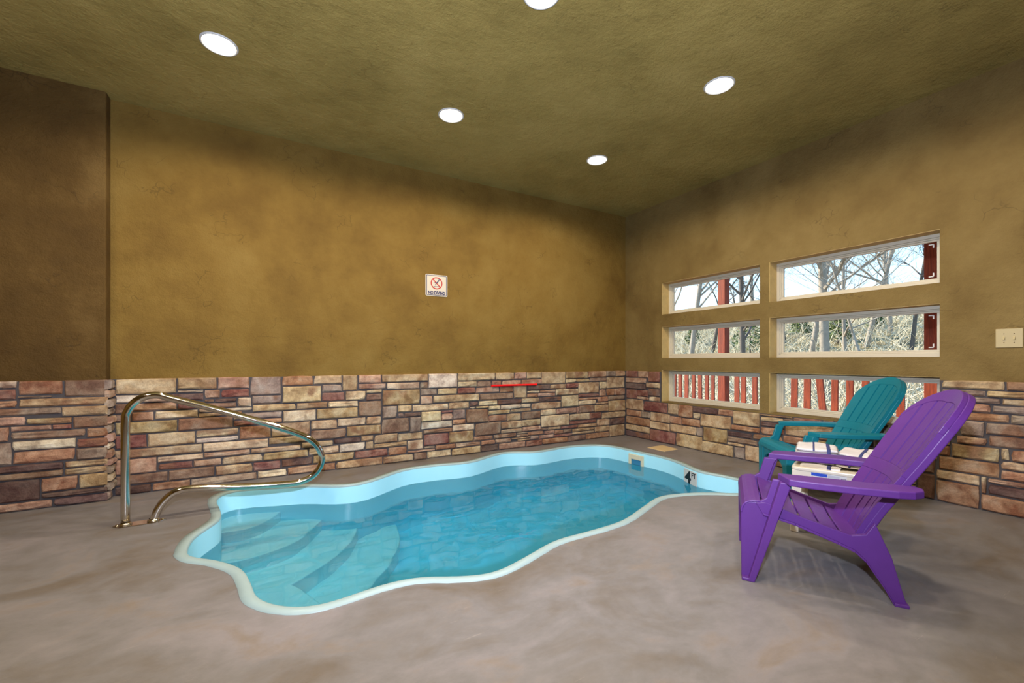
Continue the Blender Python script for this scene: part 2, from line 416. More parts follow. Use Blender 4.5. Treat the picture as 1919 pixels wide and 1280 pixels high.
st3 = step('step', -.74, [(-4.22, -1.27), (-4.08, -1.17), (-3.91, -1.02), (-3.77, -.81), (-3.68, -.58)], [(-3.66, -.46), (-4.0, -.42), (-4.5, -.24), (-4.74, -.3), (-4.70, -1.0), (-4.8, -1.3), (-4.8, -1.6), (-4.5, -2.0), (-4.45, -2.2), (-4.3, -2.4), (-4.0, -2.44), (-3.92, -2.42), (-3.96, -2.0), (-4.02, -1.72), (-4.08, -1.55), (-4.14, -1.41)])
for o in (shell, pf, st1, st2, st3, st4): o.cycles.is_caustics_receiver = True
# skimmer mouth on the far wall and the depth marker
def wall_spot(px, py):
    g = on_floor(px, py); i = min(range(NL), key=lambda k: (off(0, k) - Vector((g.x, g.y))).length)
    return i
def wall_frame(i):
    n = NRM[i]; p = off(0, i); t = Vector((-n.y, n.x, 0))
    return Vector((p.x, p.y, 0)), Vector((n.x, n.y, 0)), t
i = wall_spot(1192, 846); p, n, t = wall_frame(i)
if t.dot(Vector((RT[0], RT[1], 0))) < 0: t = -t
Msk = Matrix(((t.x, -n.x, 0, p.x), (t.y, -n.y, 0, p.y), (0, 0, 1, 0), (0, 0, 0, 1)))   # local: x along wall, y into the pool, z up
m = MB(); a, b, z0, z1, th = .105, .068, -.165, -.035, .016
m.box(-a, -b, 0, th, z0, z1); m.box(b, a, 0, th, z0, z1); m.box(-b, b, 0, th, -.092, z1)
m.v = [tuple(Msk @ Vector(v)) for v in m.v]; skim = m.build('skimmer', M_CREAM, pool, bevel=.004); skim['label'] = 'cream skimmer mouth in the pool wall'
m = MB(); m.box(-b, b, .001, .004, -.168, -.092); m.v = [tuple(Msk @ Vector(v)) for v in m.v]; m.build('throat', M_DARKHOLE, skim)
i = wall_spot(1297, 877); p, n, t = wall_frame(i)
if t.dot(Vector((RT[0], RT[1], 0))) < 0: t = -t
Mft = Matrix(((t.x, -n.x, 0, p.x), (t.y, -n.y, 0, p.y), (0, 0, 1, 0), (0, 0, 0, 1)))
m = MB(); m.box(-.105, .105, .002, .008, -.155, -.022); m.v = [tuple(Mft @ Vector(v)) for v in m.v]
mk = m.build('depth_marker', M_WHITE, pool); mk['label'] = 'white depth marker tile reading 4 FT'
Mtx = Mft @ Matrix.Translation((0, .0085, 0)) @ Matrix(((1, 0, 0, 0), (0, 0, 1, 0), (0, 1, 0, 0), (0, 0, 0, 1)))
text_mesh('4', .165, M_BLACK, mk, 'numeral', Mtx @ Matrix.Translation((-.035, -.148, 0)), 1.25, .004)
text_mesh('FT', .07, M_BLACK, mk, 'lettering', Mtx @ Matrix.Translation((.058, -.082, 0)), 1.0, .0015)

# water body (closed volume, sides hidden behind the shell)
G = .03; xs_ = [p.x for p in loop]; ys_ = [p.y for p in loop]
nx_, ny_ = int((max(xs_) - min(xs_) + .1) / G) + 1, int((max(ys_) - min(ys_) + .1) / G) + 1
ox_, oy_ = min(xs_) - .05, min(ys_) - .05
bm = bmesh.new(); grid = [[bm.verts.new((ox_ + i * G, oy_ + j * G, WATER_Z)) for j in range(ny_ + 1)] for i in range(nx_ + 1)]
for i in range(nx_):
    for j in range(ny_): bm.faces.new((grid[i][j], grid[i + 1][j], grid[i + 1][j + 1], grid[i][j + 1]))
ring_ = [off(.006, i) for i in range(NL)]
def inside(x, y):
    c = False; k = NL - 1
    for q in range(NL):
        a, b = ring_[q], ring_[k]
        if (a.y > y) != (b.y > y) and x < (b.x - a.x) * (y - a.y) / (b.y - a.y) + a.x: c = not c
        k = q
    return c
# keep the cells that touch the pool: the surplus lies behind the shell, under the deck
keep = set(v for v in bm.verts if inside(v.co.x, v.co.y))
bmesh.ops.delete(bm, geom=[f for f in bm.faces if not any(v in keep for v in f.verts)], context='FACES')
for v in bm.verts: v.co.z += .0013 * mnoise.noise((v.co.x * 5.5, v.co.y * 7.5, 2)) + .0009 * mnoise.noise((v.co.x * 14, v.co.y * 17, 5))
topf = set(bm.faces)
ret = bmesh.ops.extrude_edge_only(bm, edges=[e for e in bm.edges if e.is_boundary])
low = [g for g in ret['geom'] if isinstance(g, bmesh.types.BMVert)]
for v in low: v.co.z = POOL_Z - .05
bmesh.ops.edgeloop_fill(bm, edges=[e for e in bm.edges if e.is_boundary])
bmesh.ops.recalc_face_normals(bm, faces=bm.faces)
for e in bm.edges: e.smooth = all(f in topf for f in e.link_faces)
me = bpy.data.meshes.new('pool_water'); bm.to_mesh(me); bm.free(); me.materials.append(M_WATER)
wat = bpy.data.objects.new('pool_water', me); COL.objects.link(wat)
tag(wat, 'clear turquoise water filling the plunge pool', 'water'); wat['kind'] = 'stuff'
wat.cycles.is_caustics_caster = True
me.polygons.foreach_set('use_smooth', [True] * len(me.polygons))

# ------------------------------------------------------------------ stacked stone
# each entry: left, right, top, bottom of one stone as read off the photograph (in the enlargement's own units) and its tone
TONE = {'t': (186, 160, 126), 'c': (204, 182, 150), 'b': (142, 116, 96), 'd': (106, 84, 78), 'r': (140, 98, 86), 'o': (170, 130, 102),
        'g': (158, 140, 124), 'w': (212, 198, 178), 'p': (180, 146, 124), 'v': (166, 142, 104)}
S_PIER = '''-20 150 70 133 w;-20 145 138 238 r;-20 150 240 298 o;148 555 58 190 o;560 955 58 198 b;370 595 190 210 g;150 365 200 220 g;155 900 215 292 t;20 545 305 370 g
545 950 292 395 t;-20 225 388 462 p;230 635 370 450 v;640 940 398 485 b;80 460 462 500 p;460 638 455 492 r;-20 85 485 612 o;90 760 503 583 b;765 958 498 570 o
95 675 585 668 w;680 945 570 655 r;-20 110 618 815 g;110 668 680 795 o;672 872 660 768 g;5 563 800 880 d;568 885 762 838 t;-20 560 868 942 b;562 1000 820 900 t
-20 355 945 1140 d;360 690 915 1040 o;697 905 888 1015 v;365 872 1030 1100 d;-20 465 1130 1225 p;470 905 1085 1170 d'''
S_B = '''78 705 65 205 t;710 1100 62 155 t;5 330 218 298 w;700 900 165 192 g;680 970 195 262 d;970 1135 165 248 p;78 240 310 400 b;240 700 290 385 p;705 910 295 345 r
60 240 408 495 b;240 470 395 475 o;475 912 358 452 c;70 705 465 600 v;710 1265 435 560 b;920 1270 360 420 t;950 1250 255 325 g;1130 1300 330 375 c;45 400 625 735 r
408 885 585 720 t;890 1310 558 632 c;895 1315 635 690 w;80 955 710 835 t;960 1612 667 754 c;980 1434 778 838 p;505 965 815 885 c;50 500 845 1010 p;510 860 880 965 r
860 1150 850 930 p;80 610 990 1115 b;615 1075 935 1055 b;70 450 1110 1195 d;450 830 1068 1155 o'''
S_C = '''-70 275 125 222 p;-36 275 228 318 r;282 622 118 292 g;630 972 108 190 o;978 1290 95 170 t;1068 1278 178 252 g;635 1062 195 372 t;1070 1318 265 360 r;140 292 315 398 c
-60 135 330 405 d;305 630 300 388 g;-30 300 410 485 c;312 785 388 470 t;790 1130 370 445 t;1135 1450 355 415 c;240 625 480 545 g;430 622 545 590 o;640 1000 455 580 c
1005 1460 430 555 v;100 340 565 620 r;165 510 630 775 o;520 940 590 735 t;950 1235 570 670 t;490 940 745 845 t;945 1330 660 775 b;290 825 845 915 t;845 1185 780 865 t
425 920 895 1000 v;925 1255 845 950 c;320 620 1010 1120 r;625 965 970 1075 d;970 1414 925 1030 v;-25 415 945 1040 t;365 685 1095 1190 c;690 1210 1035 1145 o
-92 310 1045 1155 t;-360 355 1170 1235 c'''
S_D = '''137 325 95 268 t;332 610 90 180 p;612 1152 85 165 t;345 660 182 250 p;670 1065 170 250 c;1070 1165 165 245 g;175 415 275 385 c;430 612 258 298 t;428 612 305 388 b
618 1072 255 445 v;1078 1280 248 325 g;1085 1222 332 428 p;332 608 395 575 b;618 795 452 600 g;805 978 445 530 t;985 1414 435 520 c;805 880 535 590 g;880 1075 530 585 d
1080 1327 520 640 c;610 945 590 780 b;950 1085 585 770 g;1095 1459 635 722 w;1100 1453 727 780 b;80 410 590 700 c;428 605 578 668 t;190 600 680 812 v;35 358 825 912 d
365 505 805 878 t;510 805 785 885 t;812 1112 768 870 t;1118 1417 781 927 r;415 522 875 965 c;528 910 885 955 t;918 1112 868 938 c;105 412 890 995 w;288 688 970 1075 r
688 920 940 1030 o;928 1245 935 1015 p;65 622 1075 1190 t;628 988 1040 1130 t;998 1155 1015 1085 b'''
S_E = '''25 410 115 300 w;415 910 110 205 t;412 670 215 283 c;672 862 212 280 b;915 1162 100 182 t;1168 1330 100 190 p;868 995 198 255 p;1000 1255 190 250 p;145 405 300 385 t
408 648 293 375 r;655 970 290 362 p;975 1150 285 358 o;1160 1335 270 435 t;85 700 385 490 t;708 1155 370 458 b;298 570 490 585 t;575 690 480 545 d;690 940 465 530 c
945 1255 450 520 d;580 645 548 575 c;655 820 540 572 t;825 980 530 585 c;985 1255 522 580 c;1255 1390 510 565 c;195 345 590 632 r;205 345 635 722 p;350 520 585 715 g
520 820 575 765 b;825 1110 590 655 t;1115 1380 570 628 t;820 1070 655 745 o;1075 1260 638 735 t;352 505 715 780 o;345 640 780 870 c;640 985 755 935 b;990 1275 738 840 c
995 1265 840 895 t;300 620 870 1030 v;625 885 938 1000 o;890 1190 905 970 b;1192 1345 885 945 g;385 720 1015 1085 c;728 905 995 1052 o;915 1130 970 1030 p;1130 1370 950 1010 t
330 715 1080 1180 t;718 960 1045 1138 d;965 1315 1018 1105 p;0 105 1075 1140 g;115 385 1045 1118 o;5 330 1125 1215 c'''
S_F = '''65 275 100 192 t;285 640 95 272 t;650 975 88 200 t;985 1250 80 178 p;1252 1385 80 160 g;1388 1535 80 152 t;-22 285 205 268 p;652 800 205 262 c;802 1008 198 250 t
1012 1250 180 238 b;1255 1545 170 342 t;1155 1265 242 350 c;95 410 290 375 d;412 652 285 352 c;655 835 265 338 r;835 1150 248 420 t;80 255 380 412 c;260 490 362 405 p
70 228 418 475 o;232 482 410 462 p;492 830 345 450 c;845 1150 415 480 r;1155 1255 355 460 p;1258 1358 350 450 o;1372 1552 338 442 o;255 578 470 545 d;582 832 440 632 c
845 1120 475 515 o;1125 1280 465 545 o;1285 1548 448 515 b;848 1095 515 585 c;1100 1285 548 580 t;132 575 545 660 t;1285 1535 520 690 v;850 1075 595 705 b;1078 1280 585 690 t
275 500 655 740 c;505 800 635 725 p;808 845 605 712 p;268 700 735 920 c;712 1005 720 820 c;1005 1185 700 795 r;1190 1555 685 790 t;700 1110 815 885 r;1112 1308 800 905 t
1312 1545 780 880 d;835 1115 870 930 t;380 570 915 965 t;575 820 895 950 r;755 1068 930 990 t;1078 1310 908 995 t;1290 1545 890 1050 t;275 380 935 975 g;325 475 965 1030 p
475 605 960 1015 p;610 740 965 1020 b;745 1065 975 1030 t;480 745 1015 1072 r;75 320 970 1050 o;-20 105 1060 1125 c;118 245 1050 1110 g;250 465 1035 1095 p;290 670 1080 1165 o
682 945 1045 1125 b;948 1280 995 1088 o;50 290 1115 1200 r;-30 65 990 1050 g;-14 255 488 560 t;-16 272 680 805 b;0 258 805 915 c;-13 270 905 985 p'''
S_G = '''85 222 60 140 r;222 345 65 145 p;350 480 62 200 r;95 320 148 212 p;90 310 215 280 d;325 485 205 272 t;95 212 285 395 r;212 345 295 370 r;350 485 275 370 d
215 350 375 410 p;355 480 372 425 c;80 290 405 540 t;295 575 435 560 r;95 262 545 615 o;262 365 545 630 g;580 710 450 590 t;710 882 472 630 o;885 1180 490 580 d
1180 1360 520 610 o;1365 1690 555 735 t;1695 1930 580 680 t;372 605 560 680 t;608 748 605 705 o;890 960 565 625 t;755 970 640 735 o;970 1345 585 770 t;90 372 612 730 o
372 605 680 770 t;608 925 700 840 t;928 1000 745 855 g;85 365 705 800 t;80 330 785 860 d;368 680 750 925 r;680 995 815 990 t;1005 1295 755 940 v;1340 1690 715 805 o
1690 1910 675 745 d;1695 1890 740 825 o;1295 1595 790 870 d;1305 1655 850 965 b;1595 1870 820 920 b;1660 1850 910 985 r;1000 1370 905 1080 t;1305 1500 925 975 t
1370 1500 975 1110 g;1505 1800 970 1155 t'''
S_H = '''265 805 82 180 t;820 1000 92 190 t;260 655 178 235 g;655 1000 188 248 t;510 775 240 295 g;775 1000 258 320 t;500 695 290 365 o;700 1000 310 385 g;480 845 370 450 o
850 1000 388 455 g;470 640 450 540 g;645 1000 455 575 g;500 660 548 570 c;450 660 568 632 p;662 1000 560 675 b;400 770 635 770 v;772 850 685 765 c;855 1000 675 780 o
300 765 750 905 o;765 1000 775 860 t;780 1000 850 920 o;270 600 870 970 t;605 660 915 1030 t;662 940 915 990 p;945 1000 930 1000 b;665 1000 965 1095 d;230 600 925 1135 o
120 235 900 1060 b;605 1000 1035 1215 o'''
S_I = '''220 460 385 430 t;465 660 400 440 r;660 860 415 450 g;420 760 485 560 t;770 860 480 520 o;405 590 560 600 o;1090 1300 505 640 g;1060 1240 650 760 b;1000 1055 650 720 g'''
def read_stones(txt, ox, oy, sc, axis, val):
    res = []
    for q in txt.replace('\n', ';').split(';'):
        a, b, c, d, k = q.split(); a, b, c, d = (float(v) * sc for v in (a, b, c, d)); mx = ox + (a + b) / 2
        L, R = hit(ox + a, HY, axis, val), hit(ox + b, HY, axis, val)
        zt, zb = hit(mx, oy + c, axis, val).z, hit(mx, oy + d, axis, val).z
        s0, s1 = (L.x, R.x) if axis == 1 else (-L.y, -R.y)
        res.append([min(s0, s1), max(s0, s1), zb, zt, k])
    return res
def pack(st, dom, blocks, rng, joint=.007, fillmix='ttcbogpr', fs=(.10, .34), fh=(.04, .11)):
    D0, D1, Z0, Z1 = dom
    for r in st: r[0] = max(r[0], D0); r[1] = min(r[1], D1); r[2] = max(r[2], Z0); r[3] = min(r[3], Z1)
    st = [r for r in st if r[1] - r[0] > .03 and r[3] - r[2] > .015]
    for it in range(4):
        for i in range(len(st)):
            for o, fixed in [(q, False) for q in st[i + 1:]] + [(list(b), True) for b in blocks]:
                r = st[i]; ox = min(r[1], o[1]) - max(r[0], o[0]); oz = min(r[3], o[3]) - max(r[2], o[2])
                if ox <= -joint or oz <= -joint: continue
                hx, hz = (ox + joint), (oz + joint); k = 1.0 if fixed else .5
                if hx < hz:
                    if r[0] < o[0]: r[1] -= hx * k; o[0] += hx * k
                    else: r[0] += hx * k; o[1] -= hx * k
                else:
                    if r[2] < o[2]: r[3] -= hz * k; o[2] += hz * k
                    else: r[2] += hz * k; o[3] -= hz * k
        st = [r for r in st if r[1] - r[0] > .022 and r[3] - r[2] > .013]
    def grow(maxg):
        for r in st:
            others = [q for q in st if q is not r] + [list(b) for b in blocks]
            for side in (3, 2, 0, 1):
                if side >= 2: near = [q for q in others if q[0] < r[1] + joint * .5 and q[1] > r[0] - joint * .5]
                else: near = [q for q in others if q[2] < r[3] + joint * .5 and q[3] > r[2] - joint * .5]
                if side == 0: r[0] = min(r[0], max([q[1] + joint for q in near if q[1] <= r[0] + 1e-6] + [D0, r[0] - maxg]))
                if side == 1: r[1] = max(r[1], min([q[0] - joint for q in near if q[0] >= r[1] - 1e-6] + [D1, r[1] + maxg]))
                if side == 2: r[2] = min(r[2], max([q[3] + joint for q in near if q[3] <= r[2] + 1e-6] + [Z0, r[2] - maxg]))
                if side == 3: r[3] = max(r[3], min([q[2] - joint for q in near if q[2] >= r[3] - 1e-6] + [Z1, r[3] + maxg]))
    grow(.022)
    g = .01; nx, nzz = int((D1 - D0) / g), int((Z1 - Z0) / g)
    occ = [[False] * nx for _ in range(nzz)]
    def mark(q, pad):
        for b in range(max(0, int((q[2] - Z0 - pad) / g)), min(nzz, int(math.ceil((q[3] - Z0 + pad) / g)))):
            for a in range(max(0, int((q[0] - D0 - pad) / g)), min(nx, int(math.ceil((q[1] - D0 + pad) / g)))): occ[b][a] = True
    for q in st: mark(q, .001)
    for q in blocks: mark(q, .001)
    for b in range(nzz):
        for a in range(nx):
            if occ[b][a]: continue
            wm, hm = int(rng.uniform(*fs) / g), max(3, int(rng.uniform(*fh) / g)); ww = 0
            while ww < wm and a + ww < nx and not occ[b][a + ww]: ww += 1
            if ww < 4: continue
            hh = 1
            while hh < hm and b + hh < nzz and not any(occ[b + hh][a:a + ww]): hh += 1
            if hh < 3: continue
            q = [D0 + a * g + joint / 2, D0 + (a + ww) * g - joint / 2, Z0 + b * g + joint / 2, Z0 + (b + hh) * g - joint / 2, rng.choice(fillmix)]
            st.append(q); mark(q, .0)
    grow(.03)
    return st
def lay(st, parent, place, rng, depth=(.018, .036)):
    # place(s, d, z): d = distance proud of the wall
    for s0, s1, z0, z1, k in st:
        wd, ht = s1 - s0, z1 - z0; D = rng.uniform(*depth); nx = 4 if wd > .12 else 3; nz_ = 3
        ch = min(.010, ht * .22, wd * .22); vs_ = []; tilt = rng.uniform(-.006, .006)
        cut = [rng.uniform(0, .5) if rng.random() < .8 else rng.uniform(.8, 1.8) for _ in range(4)]
        jx = lambda: rng.uniform(0, .0035); 
        for ring_ in (0, 1):
            for b in range(nz_):
                for a in range(nx):
                    fa, fb = a / (nx - 1), b / (nz_ - 1); x, z = s0 + fa * wd, z0 + fb * ht
                    edge = a in (0, nx - 1) or b in (0, nz_ - 1)
                    if ring_ == 0:
                        if not edge: vs_.append(None); continue
                        x += jx() if a == 0 else (-jx() if a == nx - 1 else 0); z += jx() if b == 0 else (-jx() if b == nz_ - 1 else 0)
                        if a in (0, nx - 1) and b in (0, nz_ - 1):
                            c = cut[(a > 0) * 2 + (b > 0)] * ch * .6; x += c if a == 0 else -c; z += c * .5 if b == 0 else -c * .5
                        vs_.append((x, z))
                    else:
                        px_, pz_ = vs_[b * nx + a] if edge else (x + rng.uniform(-.01, .01), z + rng.uniform(-.3, .3) * ht * .2)
                        if a == 0: px_ += ch
                        if a == nx - 1: px_ -= ch
                        if b == 0: pz_ += ch
                        if b == nz_ - 1: pz_ -= ch
                        vs_.append((px_, pz_, D + tilt * (fa - .5) * 2 + rng.uniform(-.004, .004)))
        n0 = nx * nz_; per = [(0, a) for a in range(nx)] + [(b, nx - 1) for b in range(1, nz_)] + [(nz_ - 1, a) for a in range(nx - 2, -1, -1)] + [(b, 0) for b in range(nz_ - 2, 0, -1)]
        V = []; fs_ = []; np_ = len(per)
        outer = [vs_[b * nx + a] for b, a in per]
        V += [place(x, -.004, z) for x, z in outer] + [place(x, max(.006, D - ch * 1.1), z) for x, z in outer]
        fb_ = len(V); V += [place(x, d, z) for x, z, d in vs_[n0:]]
        inner = [fb_ + b * nx + a for b, a in per]
        for i in range(np_):
            j = (i + 1) % np_
            fs_.append((i, j, np_ + j, np_ + i)); fs_.append((np_ + i, np_ + j, inner[j], inner[i]))
        for b in range(nz_ - 1):
            for a in range(nx - 1): fs_.append((fb_ + b * nx + a, fb_ + b * nx + a + 1, fb_ + (b + 1) * nx + a + 1, fb_ + (b + 1) * nx + a))
        m = MB(); m.add(V, fs_); o = m.build('stone', M_STONE, parent)
        c = lin(TONE[k]); v = rng.uniform(.76, 1.0); o.color = (c[0] * v, c[1] * v * rng.uniform(.96, 1.03), c[2] * v * rng.uniform(.92, 1.06), 1)

rng = random.Random(5)
st = []
for txt, ox, oy, sc in ((S_B, 200, 700, .1875), (S_C, 420, 690, .171875), (S_D, 620, 690, .15625), (S_E, 800, 685, .140647), (S_F, 980, 685, .125)):
    st += read_stones(txt, ox, oy, sc, 1, -.02)
st = pack(st, (PIER_X + .03, -.03, .004, STONE_TOP), [], rng)
lay(st, wall_left, lambda s, d, z: (s, -d, z), rng); N_LEFT = len(st)
st = read_stones(S_PIER, 0, 700, .21101, 1, PIER_Y - .02)
st = pack(st, (-6.75, PIER_X + .015, .004, STONE_TOP), [], rng)
lay(st, wall_pier, lambda s, d, z: (s, PIER_Y - d, z), rng)
zc = [0, .07, .14, .2, .26, .31, .38, .43, .50, .57, .63, .69, .76, .83, STONE_TOP]
st = [[.0, .105 + rng.uniform(-.0, .015), a + .003, b - .003, rng.choice('gpgcbp')] for a, b in zip(zc, zc[1:])]
lay(st, wall_pier, lambda s, d, z: (PIER_X + d, PIER_Y - .018 + s, z), rng, (.02, .045))
st = read_stones(S_G, 1160, 685, .15633, 0, -.02) + read_stones(S_H, 1700, 690, .22653, 0, -.02) + read_stones(S_I, 1370, 680, .25, 0, -.02)
blocks = [(.625, 3.225, .515, 1.2, 'x')]
st = pack(st, (.03, 4.6, .004, STONE_TOP), blocks, rng, fs=(.14, .4), fh=(.06, .16))
lay(st, wall_right, lambda s, d, z: (-d, -s, z), rng); N_RIGHT = len(st)
m = MB(); m.box(PIER_X, 0, -.006, 0, 0, STONE_TOP - .004); m.build('mortar', M_MORTAR, wall_left)
m = MB(); m.box(-6.75, PIER_X + .006, PIER_Y - .006, PIER_Y, 0, STONE_TOP - .004); m.box(PIER_X, PIER_X + .006, PIER_Y, 0, 0, STONE_TOP - .004); m.build('mortar', M_MORTAR, wall_pier)
m = MB(); m.box(-.006, 0, -.63, 0, 0, STONE_TOP - .004); m.box(-.006, 0, -3.22, -.63, 0, .51); m.box(-.006, 0, -4.6, -3.22, 0, STONE_TOP - .004); m.build('mortar', M_MORTAR, wall_right)
print('stones', N_LEFT, N_RIGHT)

# ------------------------------------------------------------------ windows
XF = .129
k = 0
WORDS = {(0, 0): 'low left', (1, 0): 'low right', (0, 1): 'middle left', (1, 1): 'middle right', (0, 2): 'top left', (1, 2): 'top right'}
for ci, (ya, yb) in enumerate(WIN_Y):
    for zi, (za, zb) in enumerate(WIN_Z):
        k += 1
        win = empty('window_%d' % k, (XF, (ya + yb) / 2, za)); struct(win, WORDS[(ci, zi)] + ' window of the group of six, with almond vinyl frame')
        hw, h = (ya - yb) / 2, zb - za
        def frame(wd, x0, x1, inset, name, par):
            m = MB(); a, b, c = hw - inset, inset, h - inset
            m.box(x0, x1, -a, a, b, b + wd); m.box(x0, x1, -a, a, c - wd, c)
            m.box(x0, x1, -a, -a + wd, b + wd, c - wd); m.box(x0, x1, a - wd, a, b + wd, c - wd)
            return m.build(name, M_FRAME, par, bevel=.003)
        fr = frame(.030, 0, .075, 0.0, 'window_frame', win)
        frame(.012, .012, .06, .030, 'glazing_bead', fr)
        frame(.014, .022, .05, .042, 'sash', fr)
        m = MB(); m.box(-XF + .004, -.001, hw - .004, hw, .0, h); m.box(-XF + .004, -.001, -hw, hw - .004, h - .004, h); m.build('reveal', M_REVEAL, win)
        m = MB(); m.box(.034, .038, -hw + .05, hw - .05, .05, h - .05); gl = m.build('pane', M_GLASS, win)
        if ci == 1 and zi > 0:
            for zz, sg in ((h - .075, -1), (.075, 1)):
                m = MB(); yy = -hw + .078
                m.box(.031, .0335, yy - .004, yy + .004, min(zz, zz + sg * .028), max(zz, zz + sg * .028)); m.box(.031, .0335, yy, yy + .028, zz - .004, zz + .004)
                m.build('corner_glint', M_WHITE, gl)  # white L shapes painted in for reflections at the glass corners

# ------------------------------------------------------------------ recessed ceiling lights
def downlight(x, y, label):
    t = empty('recessed_light', (x, y, CEIL)); tag(t, label, 'ceiling light', 'recessed ceiling lights')
    m = MB(); m.lathe([(.105, -.001), (.105, -.006), (.098, -.010), (.094, -.009), (.090, -.004), (.090, -.0005)], (0, 0, 0), 32); m.build('trim_ring', M_WHITE, t, smooth=True)
    m = MB(); m.lathe([(.090, -.003), (.06, -.0055), (.02, -.0065), (.001, -.007)], (0, 0, 0), 32); m.build('lens', M_LENS, t, smooth=True)
    ld = bpy.data.lights.new('downlight', 'SPOT'); ld.spot_size = math.radians(172); ld.spot_blend = .35; ld.shadow_soft_size = .07; ld.energy = LAMP_W; ld.color = (1, .86, .66)
    lo = bpy.data.objects.new('downlight', ld); COL.objects.link(lo); lo.parent = t; lo.location = (0, 0, -.03); ld.cycles.is_caustics_light = True
LY = [-1.11, -2.44, -3.77]; LX = [-4.62, -3.05, -1.49]
LBL = {(-4.62, -1.11): 'lit recessed ceiling light nearest the projecting wall at the far left', (-3.05, -1.11): 'lit recessed ceiling light above the no diving sign',
       (-1.49, -1.11): 'lit recessed ceiling light nearest the corner of the two walls', (-1.49, -2.44): 'lit recessed ceiling light nearest the window wall, before the windows',
       (-3.05, -2.44): 'lit recessed ceiling light cut by the top edge of the photo'}
for x, y in [(x, y) for y in LY for x in LX] + [(-6.19, -2.44), (-6.19, -3.77)]:  # last two, unseen, are added to brighten the floor at the left
    downlight(x, y, LBL.get((x, y), 'unseen lit recessed ceiling light outside the photo'))

# ------------------------------------------------------------------ pool handrail (in the plane y = -0.82)
RAIL_PX = [(235, 985), (235, 880), (235, 790), (239, 771), (250, 756), (265, 746), (282, 741), (300, 741), (325, 748), (400, 766), (487, 790), (545, 808), (575, 820), (593, 834), (602, 850),
           (603, 864), (597, 879), (585, 892), (568, 901), (545, 906), (480, 910.5), (420, 913), (370, 915), (345, 917), (325, 924), (308, 938), (296, 955), (290, 970), (288, 981)]
pts = [hit(px, py, 1, -.82) for px, py in RAIL_PX]; pts[0].z = 0; pts[-1].z = 0
rail = empty('pool_handrail', (pts[0].x, -.82, 0)); tag(rail, 'looped polished steel handrail standing on the deck beside the pool steps', 'handrail')
o0 = Vector((pts[0].x, -.82, 0)); m = MB(); m.tube([p - o0 for p in smooth_open(pts, 4)], .0235, 16); m.build('rail', M_CHROME, rail, smooth=True)
def plate_poly():
    x0, x1 = -.062, .205
    return [(x0, 0), (x0 + .04, -.045), (x1 - .04, -.045), (x1, 0), (x1 - .04, .045), (x0 + .04, .045)]
m = MB(); m.prism(plate_poly(), lambda p, q, t: (p, q, t), 0, .006); m.build('base_plate', M_CHROME, rail, bevel=.002)
xr = pts[-1].x - pts[0].x
for cx_ in (0, xr):
    m = MB(); m.lathe([(.026, .004), (.034, .005), (.033, .014), (.027, .02), (.024, .022)], (cx_, 0, 0), 24); m.build('collar', M_CHROME, rail, smooth=True)
for cx_ in (-.042, .185):
    m = MB(); m.lathe([(.011, .004), (.011, .010), (.006, .014), (.0005, .0145)], (cx_, 0, 0), 12); m.build('bolt', M_CHROME, rail, smooth=True)

# ------------------------------------------------------------------ wall fittings
s0, s1 = hit(797, 513, 1, 0), hit(838, 557, 1, 0)
sw, sh = s1.x - s0.x, s0.z - s1.z
sign = empty('no_diving_sign', ((s0.x + s1.x) / 2, 0, (s0.z + s1.z) / 2)); tag(sign, 'square white no diving sign with red circle and navy border on the stucco wall', 'sign')
Msg = Matrix(((1, 0, 0, 0), (0, 0, -1, 0), (0, 1, 0, 0), (0, 0, 0, 1)))     # sign plane: x right, y up -> faces -y
def sg(poly, d0, d1, name, mat, par=sign, bevel=0):
    m = MB(); m.prism(poly, lambda p, q, t: (p, -t, q), d0, d1); return m.build(name, mat, par, bevel=bevel)
def rrect(w_, h_, r, n=5):
    res = []
    for cx_, cy_, a0 in ((w_ - r, h_ - r, 0), (-w_ + r, h_ - r, 90), (-w_ + r, -h_ + r, 180), (w_ - r, -h_ + r, 270)):
        for k_ in range(n + 1):
            a = math.radians(a0 + 90 * k_ / n); res.append((cx_ + r * math.cos(a), cy_ + r * math.sin(a)))
    return res
def ringp(outer, inner, d0, d1, name, mat, par):
    n = len(outer); m = MB(); vs_ = [(p, -d, q) for d in (d0, d1) for lp in (outer, inner) for p, q in lp]
    fs_ = []
    for i_ in range(n):
        j_ = (i_ + 1) % n
        fs_ += [(i_, j_, n + j_, n + i_), (2 * n + i_, 2 * n + j_, 3 * n + j_, 3 * n + i_), (i_, j_, 2 * n + j_, 2 * n + i_), (n + i_, n + j_, 3 * n + j_, 3 * n + i_)]
    m.add(vs_, fs_); return m.build(name, mat, par)
sg(rrect(sw / 2, sh / 2, .014), .001, .006, 'panel', M_SIGN)
ringp(rrect(sw / 2 - .010, sh / 2 - .008, .006), rrect(sw / 2 - .0155, sh / 2 - .0135, .004), .006, .0068, 'border', M_NAVY, sign)
cz = .024; R1 = .066
circ = lambda r, n=40: [(r * math.cos(2 * math.pi * i_ / n), cz + r * math.sin(2 * math.pi * i_ / n)) for i_ in range(n)]
ringp(circ(R1), circ(R1 - .011), .006, .0072, 'prohibition_ring', M_SIGNRED, sign)
a = math.radians(135); dx, dy = math.cos(a), math.sin(a); nx_, ny_ = -dy * .0052, dx * .0052
r_ = R1 - .008
sg([(dx * r_ + nx_, cz + dy * r_ + ny_), (dx * r_ - nx_, cz + dy * r_ - ny_), (-dx * r_ - nx_, cz - dy * r_ - ny_), (-dx * r_ + nx_, cz - dy * r_ + ny_)], .006, .0071, 'slash', M_SIGNRED)
m = MB()
dv = [(.034, .052), (.026, .036), (.014, .016), (.0, .006), (-.010, -.012), (-.018, -.024)]
